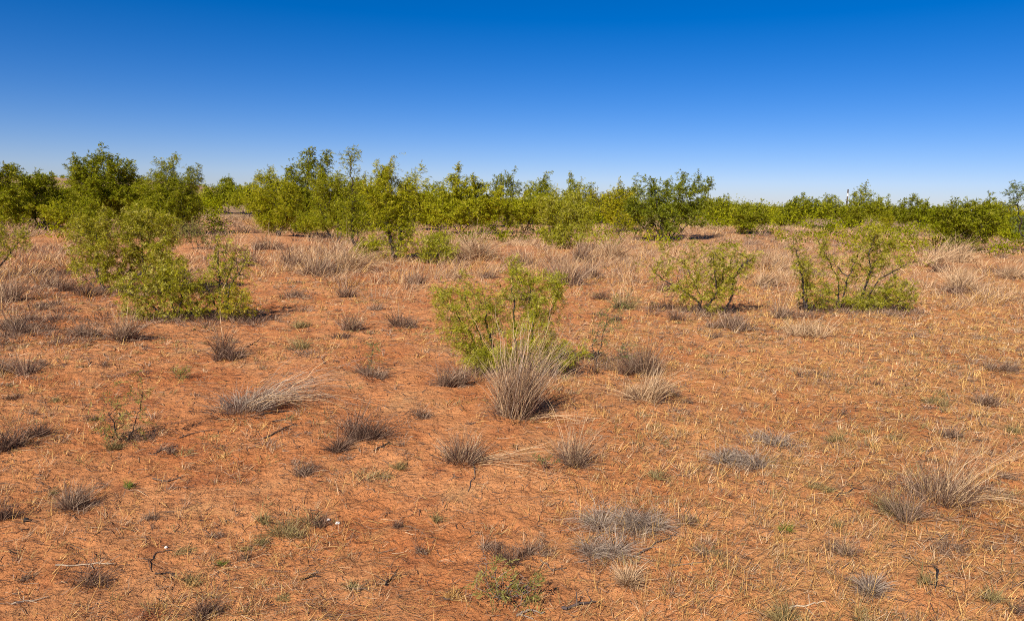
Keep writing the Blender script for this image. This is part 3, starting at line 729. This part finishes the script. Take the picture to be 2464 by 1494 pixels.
def tuft(i, x, y, w, h, kind, ex):
    rng = np.random.default_rng(500 + i)
    P0, t = ground_at(x, y)
    s = t / FPX
    wm, hm = w * s * 1.1, h * s / math.cos(math.atan2(1.6, t)) * 1.25
    wp = max(.0010, t * .00026)
    pal = GP[kind]
    area = w * h
    n = int(np.clip(area * .075, 70, 430))
    bag = Bag()
    rb = wm * .24; splay, arch, lean = .75, .25, (.08, .02)
    if ex == 'low': splay, arch, rb = 1.15, .5, wm * .33; hm *= 1.0
    if ex == 'dome': splay, arch, rb, n = 1.0, .9, wm * .26, int(n * 1.5); hm *= 1.5
    if ex == 'radial': splay, arch, rb, hm = 1.25, .35, wm * .08, wm * .55
    if ex == 'tall': splay, arch, rb = .38, .25, wm * .26
    if ex == 'lean': splay, arch, rb, lean = .35, .3, wm * .2, (.45, .05)
    if ex == 'fountain': splay, arch, rb, n = .7, .75, wm * .2, int(n * 1.3); hm *= 1.3
    if ex == 'spiky': splay, arch, rb = .95, .1, wm * .22
    if ex == 'dense': splay, arch, rb, n = .5, .2, wm * .3, int(n * 1.4)
    KK = 4 if t > 6 else 5
    m = 1 if ex in ('radial',) else int(rng.integers(3, 7))       # a tuft is a few crowns grown together
    for q in range(m):
        sc = 1.0 if q == 0 else rng.uniform(.4, .95)
        off = np.zeros(3) if m == 1 else np.array([rng.uniform(-.36, .36) * wm, rng.uniform(-.30, .30) * wm, 0])
        V, T, c = blades(rng, n // m + 8, rb * (1 if m == 1 else .5), hm * sc * 1.12, splay * rng.uniform(.6, 1.2), (lean[0] + rng.normal() * .22, lean[1] + rng.normal() * .22), arch, pal * rng.uniform(.85, 1.12), wp, K=KK)
        bag.add(V + off, T, c)
    if ex in ('stalks', 'tall', 'fountain', 'lean'):
        V, T, c = blades(rng, n // 5, rb * .8, hm * (2.0 if ex == 'stalks' else 1.35), splay * .45, lean, arch, GP['straw'], wp * .8, K=KK, lmin=.6)
        bag.add(V, T, c)
    # broken blades and a collar of litter at the foot
    V, T, c = blades(rng, n // 3, rb * 1.2, hm * .8, .9, (rng.normal() * .5, rng.normal() * .5), .4, np.concatenate([pal, GP['dark'][:3]]), wp, K=4, jit=2.2, scruff=.4)
    bag.add(V, T, c)
    V, T, c = blades(rng, n // 3, rb * 1.6, wm * .45, 1.35, (0, 0), .5, np.concatenate([pal, GP['dark']]), wp, K=3)
    bag.add(V, T, c)
    link('grass_tuft', bag.mesh('grass_tuft'), M_GRASS, loc=P0, label=TUFT_LABEL[i], cat='grass tuft', group='dry grass tufts on the red sand')
for i, tf in enumerate(TUFTS):
    tuft(i, *tf)

def hero(label, x, y, parts, group='large dry bunchgrasses'):
    P0, t = ground_at(x, y)
    root = bpy.data.objects.new('bunchgrass', None); C.objects.link(root); root.location = P0; root.empty_display_size = .1
    root['label'] = label; root['category'] = 'bunchgrass'; root['group'] = group
    for j, (pn, n, rb, h, splay, lean, arch, kind, K, off) in enumerate(parts):
        rng = np.random.default_rng(int(x) + 31 * j)
        V, T, c = blades(rng, n, rb * t / FPX, h * t / FPX, splay, lean, arch, GP[kind] if isinstance(kind, str) else kind, max(.0010, t * .00028), K=K, lmin=.62 if 'stalks' in pn else .4)
        b = Bag(); b.add(V + np.array(off) * t / FPX, T, c)
        link(pn, b.mesh(pn), M_GRASS, root)
GREYS = np.concatenate([GP['grey'], GP['straw'][:2], GP['dark'][:3]])
hero('big pale straw bunchgrass in front of the middle mesquite', 1240, 1000, [
    ('leaf_blades', 1100, 38, 165, .18, (.06, .02), .08, np.concatenate([GP['grey'], GP['dark'][:1], GP['straw'], GP['grey']]), 5, (0, 0, 0)),
    ('seed_stalks', 300, 38, 300, .13, (.22, .05), .16, np.concatenate([GP['mat'], GP['straw'], GP['straw']]), 7, (0, 0, 0)),
    ('base_litter', 340, 66, 70, 1.1, (.1, 0), .4, 'dark', 4, (0, 0, 0)),
    ('fallen_stalks', 22, 18, 200, .3, (2.6, -.9), .4, 'straw', 6, (40, -10, 0))])
hero('grey bunchgrass arched over and fallen to the right', 592, 985, [
    ('leaf_blades', 460, 44, 84, .7, (.12, .02), .5, 'mat', 5, (0, 0, 0)),
    ('fallen_stalks', 230, 36, 235, .22, (1.1, .2), .8, np.concatenate([GP['mat'], GP['straw'][:2]]), 8, (14, 10, 0)),
    ('base_litter', 280, 58, 70, 1.2, (.1, 0), .5, 'dark', 4, (-10, -30, 0))])
hero('long-stalked straw bunchgrass leaning right near the right edge', 2262, 1196, [
    ('leaf_blades', 480, 66, 108, .6, (.12, .02), .25, GREYS, 5, (0, 0, 0)),
    ('seed_stalks', 64, 26, 260, .26, (.70, .1), .12, 'straw', 7, (20, 0, 0)),
    ('upright_stalks', 16, 8, 300, .06, (.26, .05), .05, 'straw', 6, (0, 0, 0)),
    ('fallen_stalks', 34, 20, 200, .2, (3.0, -.5), .4, 'straw', 6, (30, 0, 0)),
    ('base_litter', 340, 96, 80, 1.2, (.1, 0), .5, 'dark', 4, (-40, -10, 0))])
hero('spiky grey bunchgrass with straws fallen right, left of the tiny weed', 1112, 1108, [
    ('leaf_blades', 420, 34, 92, .62, (0, .02), .12, GREYS, 5, (0, 0, 0)),
    ('fallen_stalks', 46, 22, 200, .25, (2.8, -.55), .35, 'straw', 6, (30, -6, 0)),
    ('base_litter', 220, 50, 56, 1.2, (.1, 0), .5, 'dark', 4, (0, 0, 0))])

# ------------------------------------------------------------------ uncountable dry grass and litter
def clump_field(name, label, centres, nb, hgt, rbase, splay, arch, palf, wscale, seed, K=4, kindcat='dry grass', far=None):
    rng = np.random.default_rng(seed)
    bag = Bag()
    def core(X, Y, K):
        N = len(X); n = N * nb
        cx, cy = np.repeat(X, nb), np.repeat(Y, nb)
        r = np.hypot(cx, cy)
        hs_ = np.repeat(rng.uniform(.5, 1.25, N), nb) * hgt
        lean = np.repeat(np.stack([rng.normal(.22, .22, N), rng.normal(.03, .2, N)], 1), nb, 0)
        ang = rng.uniform(0, 2 * math.pi, n); q = np.sqrt(rng.uniform(0, 1, n))
        rbv = rbase * np.repeat(rng.uniform(.5, 1.3, N), nb)
        bx, by = cx + np.cos(ang) * q * rbv, cy + np.sin(ang) * q * rbv
        b = np.stack([bx, by, height(bx, by) - .004], 1)
        out = np.stack([np.cos(ang), np.sin(ang), np.zeros(n)], 1)
        tilt = np.clip(splay * q * rng.uniform(.3, 1.3, n), 0, 1.35)
        d = nrm(np.array([0, 0, 1.]) + out * np.tan(tilt)[:, None] + np.concatenate([lean + rng.normal(size=(n, 2)) * .24, np.zeros((n, 1))], 1))
        L = hs_ * rng.uniform(.35, 1.1, n)
        t = np.linspace(0, 1, K)
        P = b[:, None] + d[:, None] * (L[:, None] * t)[..., None]
        hor = nrm(d * np.array([1, 1, 0.]))
        P = P + (hor[:, None] * .4 - np.array([0, 0, .6])) * (L * arch * rng.uniform(.2, 1.5, n))[:, None, None] * (t ** 2)[None, :, None]
        g = b[:, 2][:, None] + .006
        P[:, 1:, 2] = np.maximum(P[:, 1:, 2], g + rng.uniform(0, .006, (n, K - 1)))
        side = nrm(np.cross(d, rng.normal(size=(n, 3))))
        w = (np.maximum(.0010, r * wscale) * rng.uniform(.6, 1.3, n))[:, None] * (1 - .4 * t[:-1])[None] * (1.25 if K == 2 else 1)
        V, T, nv = ribbons(P, side, w)
        c = palf(cx, cy, np.repeat(rng.uniform(0, 1, N), nb), rng)
        bag.add(V, T, np.repeat(c, nv, 0))
    X, Y = centres
    f = np.hypot(X, Y) > (far or 1e9)
    core(X[~f], Y[~f], K)
    if f.any(): core(X[f], Y[f], 2)
    return link(name, bag.mesh(name), M_GRASS, label=label, cat=kindcat, kind='stuff')

def scatter(n, r0, r1, a, seed, half=.80, dens=None):
    rng = np.random.default_rng(seed)
    u = rng.uniform(0, 1, n); th = rng.uniform(-half, half, n)
    r = (r0 ** a + u * (r1 ** a - r0 ** a)) ** (1 / a)
    X, Y = r * np.sin(th), r * np.cos(th)
    if dens is not None:
        k = rng.uniform(0, 1, n) < dens(X, Y)
        X, Y = X[k], Y[k]
    return X, Y

def lush(X, Y):                       # how grassy the sand is: the right half more than the left, in patches
    ang = X / np.maximum(Y, .5)
    side = sstep(-.15, .30, ang) * .75
    near = (1 - sstep(2.2, 4.6, Y)) * .25
    p = .5 + .5 * vnoise(X * .8 + 5, Y * .8, 21); p2 = .5 + .5 * vnoise(X * 2.3, Y * 2.3 + 3, 22)
    return np.clip(.16 + side + near + .85 * (p - .5) + .6 * (p2 - .5), 0.02, 1)

def pal_gold(X, Y, u, rng):
    n = len(X)
    base = GP['gold'][rng.integers(0, 4, n)]
    st = GP['straw'][rng.integers(0, 4, n)]; gr = GP['grey'][rng.integers(0, 4, n)]; ol = GP['olive'][rng.integers(0, 4, n)]
    c = np.where((u < .45)[:, None], base, np.where((u < .70)[:, None], st, np.where((u < .90)[:, None], gr, ol)))
    return c * rng.uniform(.75, 1.2, (n, 1))

def pal_tall(X, Y, u, rng):
    n = len(X)
    st = GP['straw'][rng.integers(0, 4, n)] * np.array([.95, .92, .88]); gr = GP['grey'][rng.integers(0, 4, n)] * 1.1; go = GP['gold'][rng.integers(0, 4, n)]
    c = np.where((u < .5)[:, None], st, np.where((u < .85)[:, None], gr, go))
    return c * rng.uniform(.75, 1.15, (n, 1))

clump_field('short_dry_grass', 'short golden dry grass and stubble over the red sand', scatter(23500, 1.9, 22, .75, 31, dens=lush), 10, .080, .030, .70, .16, pal_gold, .00031, 41, K=3, far=9)
clump_field('dead_grass_crowns', 'low grey dead grass crowns thinly spread over the sand', scatter(2300, 2.0, 18, .75, 32, dens=lambda X, Y: .12 + .75 * sstep(-.1, .45, vnoise(X * .8, Y * .8, 40))), 30, .07, .06, 1.1, .5,
            lambda X, Y, u, rng: np.where((u < .6)[:, None], GP['grey'][rng.integers(0, 4, len(X))], GP['olive'][rng.integers(0, 4, len(X))]), .00036, 42, K=3)

def tall_density(X, Y):
    r = np.hypot(X, Y)
    ang = X / np.maximum(Y, .5)
    p = .5 + .5 * vnoise(X * .22 + 9, Y * .22, 51)
    d = sstep(11.5, 18, r) * (.32 + .9 * sstep(.35, .68, p)) + .4 * sstep(24, 34, r)
    bare = np.exp(-((ang + .34) ** 2) / .003) * .4            # the sandy gap at left
    return np.clip(d - bare, 0, 1)
TX, TY = scatter(8600, 11.5, 75, .5, 33, dens=tall_density)
_r = np.random.default_rng(5)
BX, BY = [], []                        # grass caught round the feet of the shrubs
for root in [o for o in C.objects if o.name.startswith('mesquite_shrub') and o.get('group') == G_NEAR]:
    k = 16
    BX.append(root.location.x + _r.normal(size=k) * .34); BY.append(root.location.y + _r.normal(size=k) * .28)
BX, BY = np.concatenate(BX), np.concatenate(BY)
clump_field('tall_dry_grass', 'tall pale dry grass between the mesquite shrubs', (TX, TY), 28, .40, .24, .75, .40, pal_tall, .00025, 43, K=3, far=27)

clump_field('standing_straws', 'scattered thin upright straws standing in the sand', scatter(7000, 2.0, 16, .75, 36, dens=lambda X, Y: np.clip(lush(X, Y) * 1.1, .1, 1)), 3, .17, .02, .5, .12, lambda X, Y, u, rng: GP['gold'][rng.integers(0, 3, len(X))] * rng.uniform(.8, 1.15, (len(X), 1)), .00022, 46, K=3)

clump_field('foot_grass', 'scruffy grey-brown grass and litter round the feet of the near mesquite', (BX, BY), 60, .17, .15, 1.0, .45,
            lambda X, Y, u, rng: np.where((u < .7)[:, None], GP['grey'][rng.integers(0, 4, len(X))], GP['dark'][rng.integers(0, 4, len(X))]), .00026, 47, K=3)
# the grey thatch at the left, in front of the big shrub; its dark colours also paint in shade
_g = [ground_at(_r.uniform(-60, 330), _r.uniform(650, 840)) for _ in range(130)]
clump_field('grey_thatch_shade', 'matted grey-brown grass with shade in its colour, left of the big left shrub', (np.array([q[0].x for q in _g]), np.array([q[0].y for q in _g])), 60, .16, .16, 1.0, .5,
            lambda X, Y, u, rng: np.where((u < .6)[:, None], GP['grey'][rng.integers(0, 4, len(X))], GP['dark'][rng.integers(0, 4, len(X))]), .00026, 48, K=3)

def litter(name, label, n, r0, r1, a, seed, lmin, lmax, pal, lift, wmin, wsc, K=3, curl=.25, dens=None):
    X, Y = scatter(n, r0, r1, a, seed, dens=dens)
    rng = np.random.default_rng(seed + 1)
    n = len(X); th = rng.normal(.35, 1.1, n)
    r = np.hypot(X, Y)
    L = rng.uniform(lmin, lmax, n) * (.7 + .3 * np.minimum(r / 4, 2))
    d = np.stack([np.cos(th), np.sin(th)], 1); p = np.stack([-d[:, 1], d[:, 0]], 1)
    t = np.linspace(-.5, .5, K)
    cv = rng.normal(size=n) * curl
    XY = np.stack([X, Y], 1)[:, None] + d[:, None] * (L[:, None] * t)[..., None] + p[:, None] * ((L * cv)[:, None] * (4 * t ** 2)[None])[..., None]
    Z = height(XY[..., 0], XY[..., 1]) + .003 + lift * rng.uniform(0, 1, (n, K))
    P = np.concatenate([XY, Z[..., None]], 2)
    side = nrm(np.concatenate([p, rng.normal(size=(n, 1)) * .5], 1))
    w = (np.maximum(wmin, r * wsc) * rng.uniform(.6, 1.3, n))[:, None] * np.ones((1, K - 1))
    V, T, nv = ribbons(P, side, w)
    c = pal[rng.integers(0, len(pal), n)] * rng.uniform(.7, 1.2, (n, 1))
    b = Bag(); b.add(V, T, np.repeat(c, nv, 0))
    link(name, b.mesh(name), M_GRASS, label=label, cat='litter', kind='stuff')
LP = np.concatenate([GP['gold'], GP['straw'], GP['gold'] * .8, GP['grey']]) * .92
litter('straw_litter', 'loose straw lying all over the red sand', 88000, 1.8, 17, .7, 61, .025, .125, LP, .014, .0008, .00029, K=3, curl=.09,
       dens=lambda X, Y: np.clip((.15 + .9 * lush(X, Y)) * (.35 + 1.3 * sstep(-.35, .5, vnoise(X * 1.7 + 4, Y * 1.1, 91))), 0, 1))
litter('twig_litter', 'fine dark broken twigs and grass bits on the sand', 31000, 1.8, 17, .7, 71, .015, .10, np.concatenate([GP['dark'], BARK * 1.6, GP['grey'][:2]]), .010, .0011, .00036, K=3, curl=.30)

# ------------------------------------------------------------------ twigs, stones, pole
def twig(label, pts, r0, col, forks=(), name='fallen_twig'):
    rng = np.random.default_rng(int(pts[0][0] * 7 + pts[0][1]))
    G = [ground_at(*p) for p in pts]
    base = G[0][0]
    Q = np.array([np.array(g[0]) for g in G])
    # resample with small crooks
    seg = []
    for k in range(len(Q) - 1):
        m = 4
        for j in range(m):
            u = j / m; q = Q[k] * (1 - u) + Q[k + 1] * u
            seg.append(q + rng.normal(size=3) * np.array([.004, .004, 0]))
    seg.append(Q[-1]); seg = np.array(seg)
    seg[:, 2] = height(seg[:, 0], seg[:, 1]) + r0 * .8 + rng.uniform(0, .006, len(seg))
    rad = np.linspace(r0, r0 * .45, len(seg))
    b = Bag()
    V, T = tubes(seg[:-1], seg[1:], rad[:-1], rad[1:], 6)
    b.add(V - np.array(base), T, np.array(col))
    for _ in range(2):                                     # side twiglets
        k = rng.integers(1, len(seg) - 1); dd = nrm((seg[k] - seg[k - 1])[None])[0]
        q = seg[k] + (dd * .5 + np.array([-dd[1], dd[0], .25]) * rng.choice([-1, 1])) * rng.uniform(.03, .07)
        q[2] = max(q[2], float(height(q[0], q[1])) + r0)
        V, T = tubes(seg[k][None], q[None], rad[k:k + 1] * .7, rad[k:k + 1] * .35, 5)
        b.add(V - np.array(base), T, np.array(col))
    link(name, b.mesh(name), M_BARK, loc=base, label=label, cat='twig', group='fallen twigs on the sand')

DK, BR, PL = (.06, .043, .036), (.17, .11, .075), (.50, .38, .26)
twig('dark crooked twig below the arched fallen grass', [(631, 1057), (672, 1040), (713, 1019)], .0055, DK)
twig('longer dark twig just under the arched fallen grass', [(625, 1001), (665, 992), (712, 988)], .0055, DK)
twig('dark bent twig between two others below the arched grass', [(652, 1016), (680, 1012), (708, 998)], .0045, DK)
twig('dark root-like twig hanging below the spiky tuft by the middle bunchgrass', [(1140, 1112), (1141, 1150), (1126, 1184)], .0042, (.13, .09, .075))
twig('dark twig curved into a half circle, lower left', [(408, 1324), (375, 1332), (357, 1352), (364, 1378)], .0022, (.12, .085, .07))
twig('short dark twig lying under the half-circle twig', [(375, 1382), (402, 1380), (426, 1381)], .004, DK)
twig('long pale straight stick, lower left', [(132, 1364), (200, 1361), (276, 1358)], .0042, PL)
twig('brown bowed twig above the half-circle twig', [(364, 1154), (402, 1160), (440, 1148)], .005, BR)
twig('dark twig in bare sand, bottom left of centre', [(725, 1396), (748, 1388), (767, 1377)], .0042, DK)
twig('brown straight stick near the bottom, left of the weed', [(845, 1418), (870, 1419), (894, 1417)], .004, BR)
twig('dark slanting twig left of the bottom weed', [(925, 1412), (945, 1390), (958, 1370)], .0042, DK)
twig('long crooked twig right of the silvery grass mounds', [(1522, 1343), (1570, 1318), (1605, 1298), (1628, 1284)], .005, (.11, .075, .06))
twig('brown twig below the long crooked twig', [(1616, 1362), (1660, 1356), (1700, 1352)], .004, BR)
twig('thick dark root-like stick at the bottom right of the weed', [(1355, 1468), (1395, 1456), (1435, 1450)], .007, (.09, .065, .06))
twig('pale thick stick at the bottom edge right of the weed', [(1246, 1484), (1270, 1472), (1310, 1474)], .006, (.28, .21, .16))
twig('straight brown stick right of the starburst straw tuft', [(2171, 1343), (2215, 1352), (2256, 1364)], .004, BR)
twig('short black strip standing in for a post-like shadow, right of the bottom-right starburst tuft', [(2254, 1368), (2252, 1392), (2250, 1418)], .006, (.03, .025, .025))  # near-black tube laid on the sand as a painted cast shadow
twig('dark angular twig left of the long-stalked straw bunch', [(2015, 1193), (2048, 1183), (2051, 1164)], .0045, DK)
twig('dark slanting twig in the sand beside the lower-left sapling', [(368, 1094), (395, 1082), (425, 1074)], .0045, DK)
twig('dark twig beside the two dark tufts left of centre', [(900, 1086), (918, 1076), (935, 1066)], .005, DK)
twig('pale straw-coloured stick across the sand at bottom left', [(30, 1455), (70, 1448), (118, 1436)], .0035, PL)
twig('thin brown twig high on the left sand', [(430, 1056), (480, 1040), (520, 1034)], .0038, BR)
twig('dark forked twig beside the dark tall tuft at left', [(588, 836), (606, 830), (628, 812)], .005, DK)
twig('slender pale stick under the big silvery starburst tuft', [(1900, 1462), (1960, 1452), (1985, 1450)], .004, PL)
twig('brown twig slanting up beside the dry weed at bottom', [(1300, 1350), (1330, 1372), (1362, 1368)], .0045, BR)

def stone(label, x, y, w, col, squash, name='stone'):
    P0, t = ground_at(x, y)
    r = w * .5 * t / FPX
    rng = np.random.default_rng(int(x + y))
    import bmesh
    bm = bmesh.new(); bmesh.ops.create_icosphere(bm, subdivisions=2, radius=1)
    V = np.array([v.co[:] for v in bm.verts]); T = np.array([[v.index for v in f.verts] for f in bm.faces]); bm.free()
    for _ in range(5):                                     # chip flat facets
        nn = nrm(rng.normal(size=(1, 3)))[0]; c = rng.uniform(.55, .85)
        dd = V @ nn; V = np.where((dd > c)[:, None], V - np.outer(dd - c, nn), V)
    V = V * np.array([1, .8, squash]) * r; V[:, 2] += r * squash * .45
    link(name, mesh_from(name, V, T, np.broadcast_to(np.array(col), (len(V), 3))), M_STONE, loc=P0, label=label, cat='stone' if name == 'stone' else 'lump', group='small stones' if name == 'stone' else None)
stone('small white stone above the half-circle twig', 400, 1318, 9, (.75, .68, .6), .8)
stone('left of two white stones beside the olive grass patch', 790, 1252, 11, (.75, .68, .62), .7)
stone('right of two white stones beside the olive grass patch', 812, 1259, 13, (.78, .71, .64), .6)
stone('black lump on the sand near the left edge', 63, 1254, 14, (.02, .018, .018), 1.1, name='dark_lump')

def pole():
    d = ray(2037, 500); t = 150.0
    x, y = d.x * t, d.y * t; z = float(height(x, y))
    top = CZ + t * ray(2037, 456).z
    H = top - z
    root = bpy.data.objects.new('utility_pole', None); C.objects.link(root); root.location = (x, y, z)
    root['label'] = 'lone thin pole with a white band, rising above the far mesquite'; root['category'] = 'pole'
    def cyl(nm, z0, z1, r0, r1, col):
        k = 6; zz = np.linspace(z0, z1, k); A = np.stack([np.zeros(k), np.zeros(k), zz], 1); rr = np.linspace(r0, r1, k)
        V, T = tubes(A[:-1], A[1:], rr[:-1], rr[1:], 10)
        ring = np.array([[math.cos(q) * r1, math.sin(q) * r1, z1] for q in np.arange(10) * math.pi / 5]); n0 = len(V)
        V = np.concatenate([V, ring, [[0, 0, z1 + .02]]])
        T = np.concatenate([T, [[n0 + q, n0 + (q + 1) % 10, n0 + 10] for q in range(10)]])
        link(nm, mesh_from(nm, V, T, np.broadcast_to(np.array(col), (len(V), 3))), M_BARK if col[0] < .5 else M_STONE, root)
    cyl('shaft', -.2, H * .74, .16, .14, (.10, .075, .06))
    cyl('white_band', H * .745, H * .86, .165, .165, (.8, .8, .78))
    cyl('pole_top', H * .862, H, .135, .125, (.10, .075, .06))
pole()

# ------------------------------------------------------------------ far brush: one mass to the horizon
def far_brush():
    rng = np.random.default_rng(77)
    Q, CC = [], []
    pal = np.concatenate([PAL['mgreen'][:4], PAL['mgold'][:2], PAL['mdark'][:4], PAL['mgreen'][:4]])
    for (cnt, r0, r1, aa, nb, k) in ((420, 27, 60, 1.2, 110, .045), (1000, 44, 170, 1.1, 170, .075), (1500, 170, 900, .8, 50, .13)):
        X, Y = scatter(cnt, r0, r1, aa, 78 + nb, half=.85)
        r = np.hypot(X, Y); ang = np.arctan2(X, Y)
        keep = ~((np.abs(ang + .337) < .03) & (r < 150)) & ((r > 44) | (rng.uniform(0, 1, len(r)) < .25 + .75 * (vnoise(X * .12, Y * .12, 17) > 0)))
        X, Y, r = X[keep], Y[keep], r[keep]
        N = len(X)
        hgt = rng.uniform(1.3, 2.4, N) * np.where(rng.uniform(0, 1, N) < .12, 1.2, 1)
        if r1 < 100: hgt = hgt * .38
        wid = hgt * rng.uniform(.7, 1.3, N)
        v = nrm(rng.normal(size=(N, nb, 3))) * (rng.uniform(0, 1, (N, nb, 1)) ** .45)
        cen = np.stack([X, Y, height(X, Y) + hgt * .5], 1)
        lump = np.clip(rng.normal(size=(N, 5, 3)) * .32, -.5, .42)
        P = cen[:, None] + (v * .75 + lump[np.arange(N)[:, None], rng.integers(0, 5, (N, nb))]) * np.stack([wid, wid, hgt * .5], 1)[:, None]
        P[..., 2] = np.maximum(P[..., 2], height(P[..., 0], P[..., 1]) + .1)
        sz = np.repeat(k + np.minimum(r, 450) * .0008, nb)[:, None]
        P = P.reshape(-1, 3)
        d = nrm(rng.normal(size=P.shape)); w = nrm(np.cross(d, rng.normal(size=P.shape)))
        Q.append(np.stack([P + w * sz * .35, P - w * sz * .35, P + d * sz * 1.5], 1))
        CC.append(pal[np.repeat(rng.integers(0, len(pal), N), nb)] * rng.uniform(.7, 1.2, (N * nb, 1)))
    q = np.concatenate(Q); c = np.concatenate(CC)
    T = np.arange(len(q) * 3).reshape(-1, 3)
    link('distant_brush', mesh_from('distant_brush', q.reshape(-1, 3), T, np.repeat(c, 3, 0)), M_LEAF, label='distant mesquite brush in one band along the horizon', cat='brush', kind='stuff')
far_brush()
print('TRIS', sum(len(m.polygons) for m in bpy.data.meshes))
